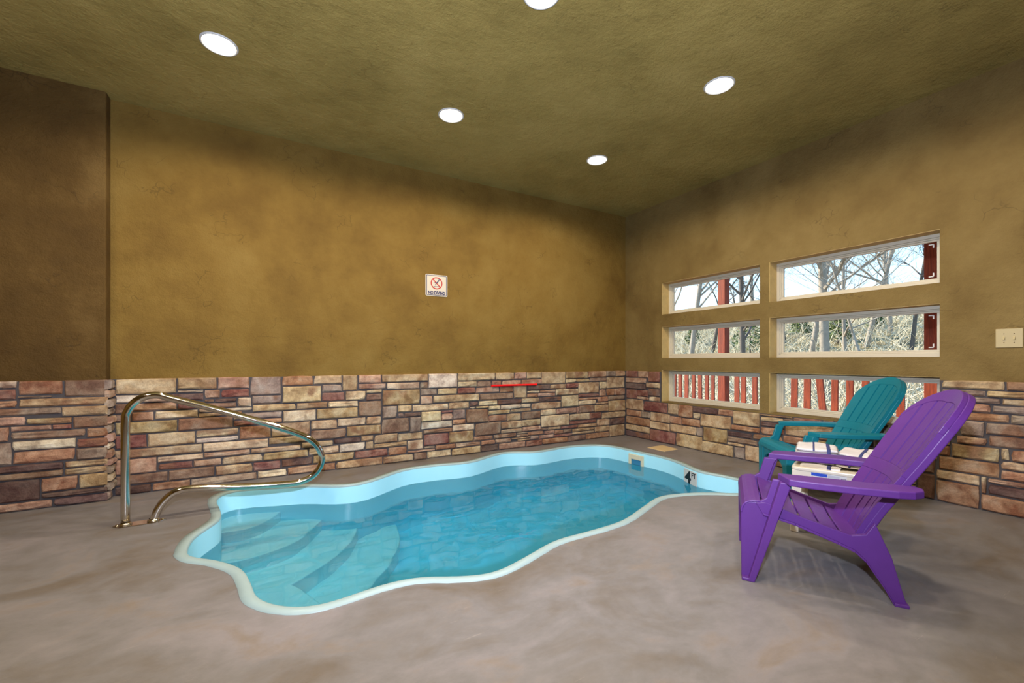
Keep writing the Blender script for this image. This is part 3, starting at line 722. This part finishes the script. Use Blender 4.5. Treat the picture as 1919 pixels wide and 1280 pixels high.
for (a0, b0), (a1, b1), w0, w1 in zip(dv, dv[1:], (.003, .004, .0055, .005, .003), (.004, .0055, .005, .003, .0025)):
    d_ = Vector((a1 - a0, b1 - b0)).normalized(); n_ = Vector((-d_.y, d_.x))
    q_ = [(a0 + n_.x * w0, b0 + n_.y * w0), (a0 - n_.x * w0, b0 - n_.y * w0), (a1 - n_.x * w1, b1 - n_.y * w1), (a1 + n_.x * w1, b1 + n_.y * w1)]
    m.prism([(p, cz + q) for p, q in q_], lambda p, q, t: (p, -t, q), .0072, .008)
hd = [(-.019 + .005 * math.cos(i_ * .785), cz + .004 + .005 * math.sin(i_ * .785)) for i_ in range(8)]; m.prism(hd, lambda p, q, t: (p, -t, q), .0072, .008)
wv = [(-.034 + i_ * .008, cz - .035 + (.0018 if i_ % 2 else -.0018)) for i_ in range(9)]
m.prism([(p, q + .0022) for p, q in wv] + [(p, q - .0022) for p, q in wv[::-1]], lambda p, q, t: (p, -t, q), .0072, .008)
m.build('diver_figure', M_NAVY, sign)
text_mesh('NO DIVING', .050, M_NAVY, sign, 'lettering', Msg @ Matrix.Translation((0, -.097, .0066)), .72, .0022)

p0, p1 = hit(1866, 617, 0, 0), hit(1918, 651, 0, 0)
swp = empty('light_switch', (0, (p0.y + p1.y) / 2, (p0.z + p1.z) / 2)); tag(swp, 'almond double light switch plate on the stucco wall beside the windows', 'light switch')
m = MB(); a, b = abs(p0.y - p1.y) / 2, abs(p0.z - p1.z) / 2; m.box(-.007, -.0005, -a, a, -b, b); m.build('cover_plate', M_PLATE, swp, bevel=.003)
for yy in (.023, -.023):
    m = MB(); m.hexa([(-.007, yy - .005, -.012), (-.007, yy + .005, -.012), (-.007, yy + .005, .012), (-.007, yy - .005, .012)],
                     [(-.017, yy - .004, -.010), (-.017, yy + .004, -.010), (-.015, yy + .004, -.002), (-.015, yy - .004, -.002)]); m.build('toggle', M_PLATE, swp)
    for zz in (.03, -.03):
        m = MB(); m.prism([(yy + .0028 * math.cos(i_ * .785), zz + .0028 * math.sin(i_ * .785)) for i_ in range(8)], lambda p, q, t: (t, p, q), -.0082, -.007); m.build('screw', M_CHROME, swp)

q0, q1 = hit(922, 723, 1, -.045), hit(1005, 720.5, 1, -.045)
rod = empty('red_rod', ((q0.x + q1.x) / 2, -.045, (q0.z + q1.z) / 2)); tag(rod, 'thin bright red rod fixed along the stone wall over the pool', 'rod')
o0 = Vector(rod.location); d_ = q1 - q0
m = MB(); m.tube([q0 - o0, q1 - o0], .0115, 12); m.build('bar', M_RED, rod, smooth=False)
for f in (0, 1):
    c = (q0 + d_ * f) - o0; e_ = d_.normalized() * (.012 if f else -.012); m = MB(); m.tube([c - e_ * .4, c + e_ * .4], .0135, 12); m.build('end_cap', M_RED, rod)
for f in (.2, .8):
    c = (q0 + d_ * f) - o0; m = MB(); m.box(c.x - .008, c.x + .008, -.002, .035, c.z - .008, c.z + .008); m.build('bracket', M_RED, rod)

cpx = [(1213, 839), (1241, 834.5), (1271, 842), (1245, 846.5)]; cs = [on_floor(*q) for q in cpx]; ctr = sum(cs, Vector()) / 4
lid = empty('skimmer_lid', (ctr.x, ctr.y, 0)); tag(lid, 'flat square cream skimmer cover set in the deck near the corner', 'cover')
def shr(f): return [((c.x - ctr.x) * f, (c.y - ctr.y) * f) for c in cs]
m = MB(); m.prism(shr(1), lambda p, q, t: (p, q, t), -.01, .004); m.build('collar', M_LID, lid, bevel=.002)
m = MB(); m.prism(shr(.86), lambda p, q, t: (p, q, t), .003, .007); m.build('cover', M_LID, lid, bevel=.002)

# ------------------------------------------------------------------ resin adirondack chairs
def make_chair(mat, ox, oy, ang, label):
    # local axes: x across, y towards the front, z up; origin on the floor between the front feet
    t = empty('adirondack_chair', (ox, oy, 0), math.radians(ang) - math.pi / 2); tag(t, label, 'chair', 'adirondack chairs beside the pool')

    SP = [(.032, .325), (.028, .35), (.012, .37), (-.02, .381), (-.06, .380), (-.12, .358), (-.20, .326), (-.30, .294), (-.40, .262), (-.48, .238)]
    def sz(u):
        for (a, za), (b, zb) in zip(SP[2:], SP[3:]):
            if u <= a and u >= b: return za + (zb - za) * (u - a) / (b - a)
        return SP[-1][1] if u < SP[-1][0] else SP[2][1]
    outx = lambda u: .272 + .075 * max(-.62, min(0, u))       # frame narrows towards the rear
    # seat slats: the first one rolls over the front edge
    def slat(prof, half):
        m = MB(); nx = 9; n = len(prof)
        for side in (0, 1):
            for i, (u, z) in enumerate(prof):
                a = prof[max(i - 1, 0)]; b = prof[min(i + 1, n - 1)]; d = Vector((b[0] - a[0], b[1] - a[1])).normalized(); nn = Vector((d.y, -d.x))
                if nn.y > 0 or (abs(nn.y) < .2 and nn.x < 0): pass
                nn = nn if (nn.y < 0 or nn.x < -.8) else -nn
                for k_ in range(nx):
                    x = (k_ / (nx - 1) * 2 - 1) * half(u); sag = -.012 * (1 - (x / .24) ** 2) * min(1, max(0, -u / .1))
                    m.v.append((x, u + nn.x * .009 * side, z + sag + nn.y * .009 * side))
        S = n * nx
        for i in range(n - 1):
            for k_ in range(nx - 1):
                q = i * nx + k_; m.f.append((q, q + 1, q + nx + 1, q + nx)); m.f.append((S + q, S + q + nx, S + q + nx + 1, S + q + 1))
            for k_ in (0, nx - 1):
                q = i * nx + k_; m.f.append((q, q + nx, S + q + nx, S + q))
        for k_ in range(nx - 1):
            for i in (0, n - 1):
                q = i * nx + k_; m.f.append((q, q + 1, S + q + 1, S + q))
        m.m = [0] * len(m.f); o = m.build('seat_slat', mat, t, bevel=.003); return o
    half = lambda u: outx(u) - (.006 if u > -.055 else .032)
    slat([(.034, .318), (.033, .335), (.028, .352), (.016, .368), (-.004, .378), (-.03, .382), (-.052, .3805)], half)
    for u0, u1 in ((-.062, -.128), (-.139, -.207), (-.218, -.287), (-.298, -.367), (-.378, -.485)):
        slat([(u0 + (u1 - u0) * i / 3, sz(u0 + (u1 - u0) * i / 3)) for i in range(4)], half)
    m = MB()
    for i in range(8):
        u0, u1 = -.02 - i * .055, -.02 - (i + 1) * .055
        m.hexa([(-.02, u0, sz(u0) - .045), (.02, u0, sz(u0) - .045), (.02, u1, sz(u1) - .045), (-.02, u1, sz(u1) - .045)],
               [(-.02, u0, sz(u0) - .022), (.02, u0, sz(u0) - .022), (.02, u1, sz(u1) - .022), (-.02, u1, sz(u1) - .022)])
    m.build('seat_spine', mat, t)
    # side rails with the rear legs, front legs, arms
    top = [(-.03, .372), (-.07, .378), (-.12, .364), (-.20, .333), (-.30, .303), (-.40, .274), (-.45, .285), (-.483, .34), (-.505, .285), (-.54, .198), (-.565, .10), (-.592, .0)]
    bot = [(-.545, .0), (-.515, .06), (-.483, .112), (-.45, .165), (-.412, .202), (-.35, .229), (-.281, .254), (-.19, .288), (-.104, .309), (-.06, .318)]
    for sgn in (1, -1):
        fr = lambda p, q, tt, sgn=sgn: (sgn * (outx(p) - tt), p, q)
        m = MB(); n = len(top); m.prism(top + bot, fr, .0, .022)
        # flange along the lower edge gives the rail its channel section
        for (a, za), (b, zb) in zip(bot, bot[1:]):
            m.hexa([(sgn * (outx(a) + .010), a, za), (sgn * (outx(a) - .03), a, za), (sgn * (outx(b) - .03), b, zb), (sgn * (outx(b) + .010), b, zb)],
                   [(sgn * (outx(a) + .010), a, za + .011), (sgn * (outx(a) - .03), a, za + .011), (sgn * (outx(b) - .03), b, zb + .011), (sgn * (outx(b) + .010), b, zb + .011)])
        m.box(min(sgn * .20, sgn * .245), max(sgn * .20, sgn * .245), -.594, -.545, 0, .014)
        m.build('side_rail', mat, t, bevel=.004)
        m = MB()
        web = [(.030, 0), (-.022, 0), (-.085, .26), (-.15, .47), (-.165, .49), (-.10, .49), (-.075, .40), (-.045, .376), (-.01, .373), (.015, .362), (.027, .345), (.0325, .31), (.032, .26)]
        m.prism(web, lambda p, q, tt, sgn=sgn: (sgn * tt, p, q), .236, .262)
        fl_ = [((.004, -.024), 0), ((-.125, -.170), .49)]
        for ((f0, b0), z0), ((f1, b1), z1) in zip(fl_, fl_[1:]):
            m.hexa([(sgn * .258, f0, z0), (sgn * .292, f0, z0), (sgn * .292, b0, z0), (sgn * .258, b0, z0)], [(sgn * .258, f1, z1), (sgn * (.292 + .02 * (z1 > .4)), f1, z1), (sgn * (.292 + .02 * (z1 > .4)), b1, z1), (sgn * .258, b1, z1)])
        m.hexa([(sgn * .205, .026, 0), (sgn * .238, .026, 0), (sgn * .238, .004, 0), (sgn * .205, .004, 0)], [(sgn * .175, .031, .35), (sgn * .262, .031, .35), (sgn * .262, .0, .35), (sgn * .175, .0, .35)])
        m.hexa([(sgn * .205, .030, 0), (sgn * .290, .030, 0), (sgn * .290, -.022, 0), (sgn * .205, -.022, 0)], [(sgn * .205, .029, .016), (sgn * .290, .029, .016), (sgn * .290, -.026, .016), (sgn * .205, -.026, .016)])
        m.build('front_leg', mat, t, bevel=.004)
        arm = [(.240, -.120), (.345, -.155), (.358, -.26), (.360, -.40), (.352, -.53), (.335, -.585), (.30, -.622), (.262, -.632), (.225, -.615), (.230, -.56), (.243, -.45), (.238, -.30)]
        m = MB(); m.prism(arm, lambda p, q, tt, sgn=sgn: (sgn * p, q, tt), .486, .518); m.build('arm', mat, t, bevel=.006, seg=3)
    # front apron with an arched cut-out
    ap = [(-.245, .34), (-.245, .20), (-.185, .20)] + [(-.18 * math.cos(math.pi * i / 10), .20 + .085 * math.sin(math.pi * i / 10)) for i in range(1, 10)] + [(.185, .20), (.245, .20), (.245, .34)]
    m = MB(); m.prism(ap, lambda p, q, tt: (p, tt, q), .006, .024); m.build('apron', mat, t, bevel=.003)
    # fan back: surface point for a (-1..1 across) and z (height)
    CL = [(.225, -.455), (.30, -.485), (.40, -.535), (.52, -.603), (.62, -.662), (.75, -.737), (.84, -.788), (.93, -.838)]
    WD = [(.225, .195), (.40, .208), (.53, .224), (.65, .234), (.777, .236), (.95, .236)]
    def ip(tab, z):
        for (z0, v0), (z1, v1) in zip(tab, tab[1:]):
            if z <= z1: return v0 + (v1 - v0) * max(0, (z - z0)) / (z1 - z0)
        return tab[-1][1]
    ztop = lambda a: .770 + .148 * (max(0, 1 - abs(a) ** 2.1)) ** .62
    nf = Vector((.86, .51))                                  # forward/up normal of the back in (y, z)
    def P(a, z, o): 
        u = ip(CL, z) + .046 * a * a
        return (a * ip(WD, z), u + nf.x * o, z + nf.y * o)
    def patch(a0, a1, zb, zt, o0, o1, name, par, na=6, nz_=12, bev=.002):
        m = MB()
        for o_ in (o0, o1):
            for j in range(nz_ + 1):
                for i in range(na + 1):
                    a_ = a0 + (a1 - a0) * i / na; za, zb_ = zb(a_), zt(a_); m.v.append(P(a_, za + (zb_ - za) * j / nz_, o_))
        S = (na + 1) * (nz_ + 1); r = na + 1
        for j in range(nz_):
            for i in range(na):
                q = j * r + i; m.f += [(q, q + r, q + r + 1, q + 1), (S + q, S + q + 1, S + q + r + 1, S + q + r)]
        for j in range(nz_):
            for i in (0, na): q = j * r + i; m.f.append((q, q + r, S + q + r, S + q))
        for i in range(na):
            for j in (0, nz_): q = j * r + i; m.f.append((q, q + 1, S + q + 1, S + q))
        m.m = [0] * len(m.f); o = m.build(name, mat, par, bevel=bev); return o
    back = patch(-1, 1, lambda a: .225, ztop, -.042, -.014, 'backrest', t, 24, 26, .004)
    c_ = lambda v: (lambda a: v)
    patch(-.995, .995, lambda a: ztop(a) - (.062 - .03 * abs(a)), lambda a: ztop(a) - .002, -.015, .0068, 'back_rim', back, 24, 4, .003)
    patch(-.995, .995, c_(.497), c_(.552), -.015, .0068, 'back_band', back, 12, 3, .002)
    edges_ = [-1 + 2 * i / 6 for i in range(7)]; g_ = .027
    for a0, a1 in zip(edges_, edges_[1:]):
        patch(a0 + (g_ if a0 > -1 else .005), a1 - (g_ if a1 < 1 else .005), c_(.228), c_(.4965), -.015, .006, 'back_slat', back, 3, 8, 0)
        patch(a0 + (g_ if a0 > -1 else .005), a1 - (g_ if a1 < 1 else .005), c_(.5525), lambda a: ztop(a) - (.0625 - .03 * abs(a)), -.015, .006, 'back_slat', back, 3, 10, 0)
    return t
make_chair(M_PURPLE, -2.128, -3.029, 123.3, 'purple resin adirondack chair facing the pool, nearest the viewer')
make_chair(M_TEAL, -.792, -2.463, 140, 'teal resin adirondack chair under the windows behind the towel table')

# ------------------------------------------------------------------ white side table and towels
TC = (-1.325, -3.08); TA = math.atan2(-.345, .12)           # direction of the near edge
tb = empty('side_table', (TC[0], TC[1], 0), TA + math.pi / 2); tag(tb, 'small white resin side table between the two chairs, holding towels', 'table')
# local: y axis runs along the near edge reversed, -x faces the viewer
H_T, W_T = .40, .185
m = MB(); m.prism(rrect(W_T, W_T, .03), lambda p, q, t: (p, q, t), H_T - .022, H_T); m.build('table_top', M_TABLE, tb, bevel=.006, seg=3)
def apron_poly():
    a = W_T - .012
    return [(-a, H_T - .02), (-a, H_T - .10), (-a + .03, H_T - .10)] + [(-(a - .05) * math.cos(math.pi * i / 10) * 1.0, H_T - .095 + .042 * min(1, 1.9 * math.sin(math.pi * i / 10))) for i in range(1, 10)] + [(a - .03, H_T - .10), (a, H_T - .10), (a, H_T - .02)]
for k in range(4):
    c, s = round(math.cos(k * math.pi / 2)), round(math.sin(k * math.pi / 2)); d0, d1 = W_T - .014, W_T - .004
    m = MB(); m.prism(apron_poly(), lambda p, q, t, c=c, s=s: (c * t - s * p, s * t + c * p, q), d0, d1); m.build('apron', M_TABLE, tb, bevel=.003)
for sx in (1, -1):
    for sy in (1, -1):
        m = MB(); a, b = W_T - .004, W_T - .062; e0, e1 = W_T + .004, W_T - .040
        m.hexa([(sx * e0, sy * e0, 0), (sx * e1, sy * e0, 0), (sx * (e1 + .012), sy * (e1 + .012), 0), (sx * e0, sy * e1, 0)], [(sx * a, sy * a, H_T - .02), (sx * b, sy * a, H_T - .02), (sx * (b + .02), sy * (b + .02), H_T - .02), (sx * a, sy * b, H_T - .02)])
        m.build('leg', M_TABLE, tb, bevel=.006, seg=3)
# sticker on the apron that faces the viewer (-x side)
def stick(y0, y1, z0, z1, d, name, mat, par):
    m = MB(); x = -W_T + .004 - d; m.box(x - .0006, x, y0, y1, z0, z1); return m.build(name, mat, par)
# viewer sees local y decreasing to the right
lab = stick(-.085, .085, H_T - .052, H_T - .020, .0005, 'price_label', M_WHITE, tb); lab['label'] = 'blue and white sticker with barcode'
M_BLUE = plain('label_blue', (28, 70, 178), .4, .05, 8); M_GREY = plain('label_grey', (176, 178, 186), .5, .05, 8); M_LRED = plain('label_red', (196, 60, 60), .5, .05, 8)
stick(.005, .083, H_T - .040, H_T - .022, .0012, 'blue_band', M_BLUE, lab); stick(.058, .080, H_T - .050, H_T - .046, .0012, 'red_mark', M_LRED, lab)
stick(-.052, .002, H_T - .050, H_T - .026, .0012, 'grey_panel', M_GREY, lab)
for k in range(9): stick(-.058 - k * .0028 - .0014, -.058 - k * .0028, H_T - .051, H_T - .034, .0012, 'barcode_bar', M_BLACK, lab)

def towel(cx_, cy_, z, lx, ly, h, rot, label, stripes, layers=3, seed=0, droop=None):
    t = empty('folded_towel', (cx_, cy_, z), rot); tag(t, label, 'towel', 'folded towels on the side table')
    rg = random.Random(seed); ang = 2 * math.pi; lh = h / layers
    def surf(a, b, k, top):
        # a,b in -1..1 over the footprint
        e = min(1, (1 - abs(a)) * 5) ; f_ = min(1, (1 - abs(b)) * 5); r = math.sqrt(max(0, 1 - (1 - e) ** 2)) * math.sqrt(max(0, 1 - (1 - f_) ** 2))
        wob = .010 * mnoise.noise((a * 1.6 + seed, b * 1.6, k)) ; mid = (k + .5) * lh
        zz = mid + (lh * .52 * r if top else -lh * .52 * r) + wob * (k + .5) / layers
        x = a * lx * (1 - .02 * k + .03 * mnoise.noise((seed + 3, b * 2, k))); y = b * ly * (1 - .015 * k + .03 * mnoise.noise((a * 2, seed + 7, k)))
        if droop and a < droop: zz -= (droop - a) ** 1.3 * .16
        return (x, y, zz)
    na, nb_ = 22, 16
    for k in range(layers):
        m = MB()
        for top in (True, False):
            for i in range(na + 1):
                for j in range(nb_ + 1): m.v.append(surf(-1 + 2 * i / na, -1 + 2 * j / nb_, k, top))
        S = (na + 1) * (nb_ + 1)
        for i in range(na):
            for j in range(nb_):
                q = i * (nb_ + 1) + j; m.f += [(q, q + 1, q + nb_ + 2, q + nb_ + 1), (S + q, S + q + nb_ + 1, S + q + nb_ + 2, S + q + 1)]
        for i in range(na):
            for j in (0, nb_): q = i * (nb_ + 1) + j; m.f.append((q, q + nb_ + 1, S + q + nb_ + 1, S + q))
        for j in range(nb_):
            for i in (0, na): q = i * (nb_ + 1) + j; m.f.append((q, q + 1, S + q + 1, S + q))
        m.m = [0] * len(m.f); m.build('fold', M_TOWEL, t, smooth=True)
    for (b0, wd, wrap) in stripes:
        # woven stripe: runs across the towel, over the top and down the front edge
        m = MB(); k = layers - 1; path = [surf(-1 + 2 * i / 40, b0, k, True) for i in range(41)]; path2 = [surf(-1 + 2 * i / 40, b0 + wd, k, True) for i in range(41)]
        if wrap:
            dn = [surf(-1, b0, kk, False) for kk in range(k, -1, -1)]; dn2 = [surf(-1, b0 + wd, kk, False) for kk in range(k, -1, -1)]
            path = dn[::-1] + path; path2 = dn2[::-1] + path2
        n = len(path); up = Vector((-.0012, 0, .0016)); m.v = [tuple(Vector(p) + up) for p in path] + [tuple(Vector(p) + up) for p in path2]
        m.v += [tuple(Vector(p) - Vector((0, 0, .001))) for p in path] + [tuple(Vector(p) - Vector((0, 0, .001))) for p in path2]
        for i in range(n - 1): m.f += [(i, i + 1, n + i + 1, n + i), (2 * n + i, 3 * n + i, 3 * n + i + 1, 2 * n + i + 1), (i, 2 * n + i, 2 * n + i + 1, i + 1), (n + i, n + i + 1, 3 * n + i + 1, 3 * n + i)]
        m.m = [0] * len(m.f); m.build('stripe', M_STRIPE, t, smooth=True)
    return t
RZ = TA + math.pi / 2; cr_, sr_ = math.cos(RZ), math.sin(RZ)
def tl(x, y): return TC[0] + cr_ * x - sr_ * y, TC[1] + sr_ * x + cr_ * y
towel(*tl(-.13, .045), H_T + .000, .060, .10, .016, RZ, 'small white towel corner drooping over the front edge of the side table', [(-.55, .2, True)], 1, 11, droop=-.2)
towel(*tl(.03, .085), H_T + .018, .15, .105, .040, RZ + .05, 'white folded towel with navy stripe, lower left of the stack', [(.2, .12, True)], 2, 2)
towel(*tl(.03, -.115), H_T + .014, .15, .080, .046, RZ - .06, 'white folded towel with navy stripe, lower right of the stack', [(.1, .12, True)], 3, 3)
towel(*tl(.02, .075), H_T + .062, .14, .110, .045, RZ + .10, 'white folded towel with two navy stripes, topmost left on the table', [(-.62, .17, True), (.1, .09, False)], 2, 4)
towel(*tl(.04, -.120), H_T + .064, .14, .080, .030, RZ - .10, 'white folded towel with grey-blue stripe, topmost right on the table', [(-.55, .2, True)], 2, 5)

# ------------------------------------------------------------------ outside: porch, railing, woods
m = MB(); m.box(WT, 3.0, ROOM_Y, 3.5, -.3, -.06); struct(m.build('porch_deck', M_WOOD), 'wooden porch deck outside the windows')
m = MB(); m.box(WT, 3.1, ROOM_Y, .55, 2.95, 3.08); struct(m.build('porch_roof', M_WOOD), 'wooden porch roof outside the windows')
XP = 2.6
def post(y0, y1, label):
    p = empty('porch_post', (XP + .07, (y0 + y1) / 2, -.06)); tag(p, label, 'post', 'porch posts'); h = abs(y0 - y1) / 2
    m = MB(); m.box(-.07, .07, -h, h, 0, 3.01); m.build('shaft', M_WOOD, p, bevel=.006)
    m = MB(); m.box(-.085, .085, -h - .015, h + .015, 0, .12); m.build('base_trim', M_WOOD, p, bevel=.004)
post(.359, .222, 'red-stained porch post seen through the left column of windows')
post(-2.383, -2.52, 'red-stained porch post at the right edge of the right-hand windows')
rl = empty('porch_railing', (XP, 0, -.06)); tag(rl, 'red-stained wooden porch railing seen through the low windows', 'railing')
for nm, z0, z1 in (('top_rail', 1.0, 1.04), ('bottom_rail', .12, .16)):
    for ya, yb in ((-4.2, -2.54), (-2.365, .204), (.377, 2.2)): m = MB(); m.box(.0, .10 if nm == 'top_rail' else .06, ya, yb, z0, z1); m.build(nm, M_WOOD, rl, bevel=.004)
BAL = [(1.62, 1.55), (1.48, 1.41), (1.34, 1.26), (1.20, 1.13), (1.06, .98), (.90, .83), (.76, .69), (.62, .55), (.49, .43), (.05, -.03), (-.07, -.15), (-.26, -.34), (-.43, -.50), (-.62, -.70), (-.86, -.95), (-1.04, -1.13), (-1.23, -1.32),
       (-1.40, -1.48), (-1.58, -1.66), (-1.76, -1.84), (-1.96, -2.04), (-2.12, -2.20), (-2.60, -2.68), (-2.78, -2.86), (-2.96, -3.04), (-3.14, -3.22)]
rg = random.Random(8)
for a, b in BAL:
    m = MB(); tl_ = rg.uniform(-.006, .006) + (.05 if a == -1.23 else 0)
    m.hexa([(.0, b - tl_, .04), (.028, b - tl_, .04), (.028, a - tl_, .04), (.0, a - tl_, .04)], [(.0, b + tl_, 1.0), (.028, b + tl_, 1.0), (.028, a + tl_, 1.0), (.0, a + tl_, 1.0)]); m.build('baluster', M_WOOD, rl, bevel=.003)

# hillside rising away from the porch
def gz(x, y): return -.9 + .16 * max(0, x - 4) + .10 * max(0, x - 12) * .6 + .5 * mnoise.noise((x * .12, y * .12, 0)) + .02 * y * 0
m = MB(); GX, GY = 46, 60
for i in range(GX + 1):
    for j in range(GY + 1):
        x = 2.9 + 44 * (i / GX) ** 1.3; y = -30 + 75 * j / GY; m.v.append((x, y, gz(x, y) if x > 3.2 else -.9))
for i in range(GX):
    for j in range(GY): q = i * (GY + 1) + j; m.f.append((q, q + GY + 1, q + GY + 2, q + 1)); m.m.append(0)
struct(m.build('ground', M_GROUND, smooth=True), 'leaf-covered hillside beyond the porch')

def tree(x, y, h, r, seed, lean, label, mat=M_BARK, forks=.35, kids=13):
    rg = random.Random(seed); t = empty('bare_tree', (x, y, gz(x, y) - .1)); tag(t, label, 'tree', 'bare trees on the hillside')
    tm, bmsh = MB(), MB()
    def limb(mb, p, d, L, r0, lvl):
        n = 7 if lvl == 0 else (5 if lvl == 1 else 4); pts = [p.copy()]; rs = [r0]; q = p.copy(); dd = d.copy()
        for i in range(1, n + 1):
            dd = (dd + Vector((rg.uniform(-1, 1), rg.uniform(-1, 1), rg.uniform(-.3, .6))) * (.03 if lvl == 0 else .22)).normalized()
            q = q + dd * (L / n); pts.append(q.copy()); rs.append(max(.003, r0 * (1 - .75 * i / n)))
        mb.tube(pts, rs, 8 if lvl == 0 else (5 if lvl == 1 else 3), caps=False)
        if lvl >= 3: return
        cnt = (kids, 7, 7)[lvl]
        for k_ in range(cnt):
            f = rg.uniform(.22 if lvl == 0 else .15, .98); i = min(n - 1, int(f * n)); pp = pts[i].lerp(pts[i + 1], f * n - i)
            base_d = (pts[i + 1] - pts[i]).normalized(); az = rg.uniform(0, 2 * math.pi)
            side = Vector((math.cos(az), math.sin(az), rg.uniform(.0, .6))); nd = (base_d * rg.uniform(.3, .9) + side).normalized()
            limb(bmsh, pp, nd, L * rg.uniform(.28, .5) * (1.0 if lvl == 0 else 1.05), rs[i] * rg.uniform(.35, .6), lvl + 1)
    limb(tm, Vector((0, 0, 0)), Vector((lean[0], lean[1], 1)).normalized(), h, r, 0)
    tm.build('trunk', mat, t, smooth=True, fix=False); bmsh.build('branches', mat, t, fix=False)
    return t
def at(px, x): p = hit(px, HY, 0, x); return p.x, p.y
TREES = [(1545, 10.0, 11, .15, (0, -.03), 'thick pale bare tree trunk straight behind the top right window', M_BARK), (1512, 13.0, 10, .11, (.05, -.12), 'leaning bare tree left of the thick trunk in the right-hand windows', M_BARK),
         (1288, 11.0, 10, .12, (.02, -.1), 'bare tree nearest the left edge of the left-hand windows', M_BARK), (1393, 9.0, 9, .10, (0, -.02), 'bare forked tree right of the post in the left-hand windows', M_BARK2),
         (1330, 15.0, 10, .10, (0, -.25), 'slanting bare tree left of the post in the left-hand windows', M_BARK2), (1588, 12.0, 8, .07, (0, .05), 'slender bare tree right of the thick trunk in the right-hand windows', M_BARK),
         (1622, 17.0, 9, .10, (0, -.2), 'forked bare tree leaning right in the middle right window', M_BARK), (1670, 20.0, 9, .10, (.1, .1), 'distant bare tree left of the porch post in the right-hand windows', M_BARK),
         (1700, 14.0, 7, .07, (0, -.1), 'slender bare tree just left of the porch post in the right-hand windows', M_BARK2), (1470, 18.0, 11, .11, (0, .1), 'distant bare tree at the left edge of the right-hand windows', M_BARK2),
         (1260, 19.0, 12, .12, (0, 0), 'distant bare tree behind the left edge of the left-hand windows', M_BARK), (1650, 9.0, 6, .05, (0, .3), 'thin bare sapling bending left in the middle right window', M_BARK),
         (1410, 21.0, 12, .13, (0, .05), 'distant bare tree at the right edge of the left-hand windows', M_BARK)]
for i, (px, x, h, r, ln, lb, mt) in enumerate(TREES):
    tx, ty = at(px, x); tree(tx, ty, h, r, 40 + i, ln, lb, mt)
rg = random.Random(77); m = MB()
for i in range(4200):
    x = 4.5 + 24 * rg.random() ** 1.3; y0 = CAM.y + (x - CAM.x) * .2; y1 = CAM.y + (x - CAM.x) * .92; y = rg.uniform(y0, y1)
    p = Vector((x, y, gz(x, y) - .05)); d = Vector((rg.uniform(-.7, .7), rg.uniform(-.9, .9), 1)).normalized(); L = rg.uniform(.5, 2.0); pts = [p]; r0 = rg.uniform(.007, .02)
    for k in range(4):
        d = (d + Vector((rg.uniform(-.35, .35), rg.uniform(-.35, .35), rg.uniform(-.35, .15)))).normalized(); pts.append(pts[-1] + d * L / 4)
    m.tube(pts, [r0, r0 * .85, r0 * .7, r0 * .5, r0 * .3], 3, caps=False)
br = m.build('brush', M_TWIG, fix=False); tag(br, 'tangle of dry brush covering the hillside', 'brush'); br['kind'] = 'stuff'
def shrub(px, x, h, seed, label):
    rg = random.Random(seed); tx, ty = at(px, x); t = empty('evergreen_shrub', (tx, ty, gz(tx, ty))); tag(t, label, 'shrub', 'evergreen shrubs on the hillside')
    m = MB(); m.tube([(0, 0, -.1), (.05, 0, h * .4), (0, .05, h * .85)], [.05, .035, .012], 5); m.build('stem', M_BARK2, t)
    m = MB()
    for i in range(900):
        f = rg.random(); a = rg.uniform(0, 6.283); R = h * .42 * (1 - f) ** .6 * (.35 + .65 * rg.random()); c = Vector((R * math.cos(a), R * math.sin(a), h * (.12 + .88 * f)))
        s_ = rg.uniform(.05, .13); u = Vector((rg.uniform(-1, 1), rg.uniform(-1, 1), rg.uniform(-1, 1))).normalized(); v = u.orthogonal().normalized()
        m.add([c - u * s_, c + v * s_ * .4, c + u * s_, c - v * s_ * .4], [(0, 1, 2, 3)])
    m.build('foliage', M_LEAF, t, fix=False)
for px, x, h, sd_, lb in ((1570, 18, 1.5, 1, 'green shrub behind the thick trunk in the middle right window'), (1405, 16, 2.3, 2, 'yellow-green shrub right of the post in the middle left window'),
                         (1500, 20, 1.3, 3, 'green shrub at the left of the middle right window'), (1300, 20, 1.5, 4, 'green shrub at the left of the middle left window'), (1640, 22, 1.0, 5, 'distant green shrub near the middle of the right-hand windows')):
    shrub(px, x, h, sd_, lb)
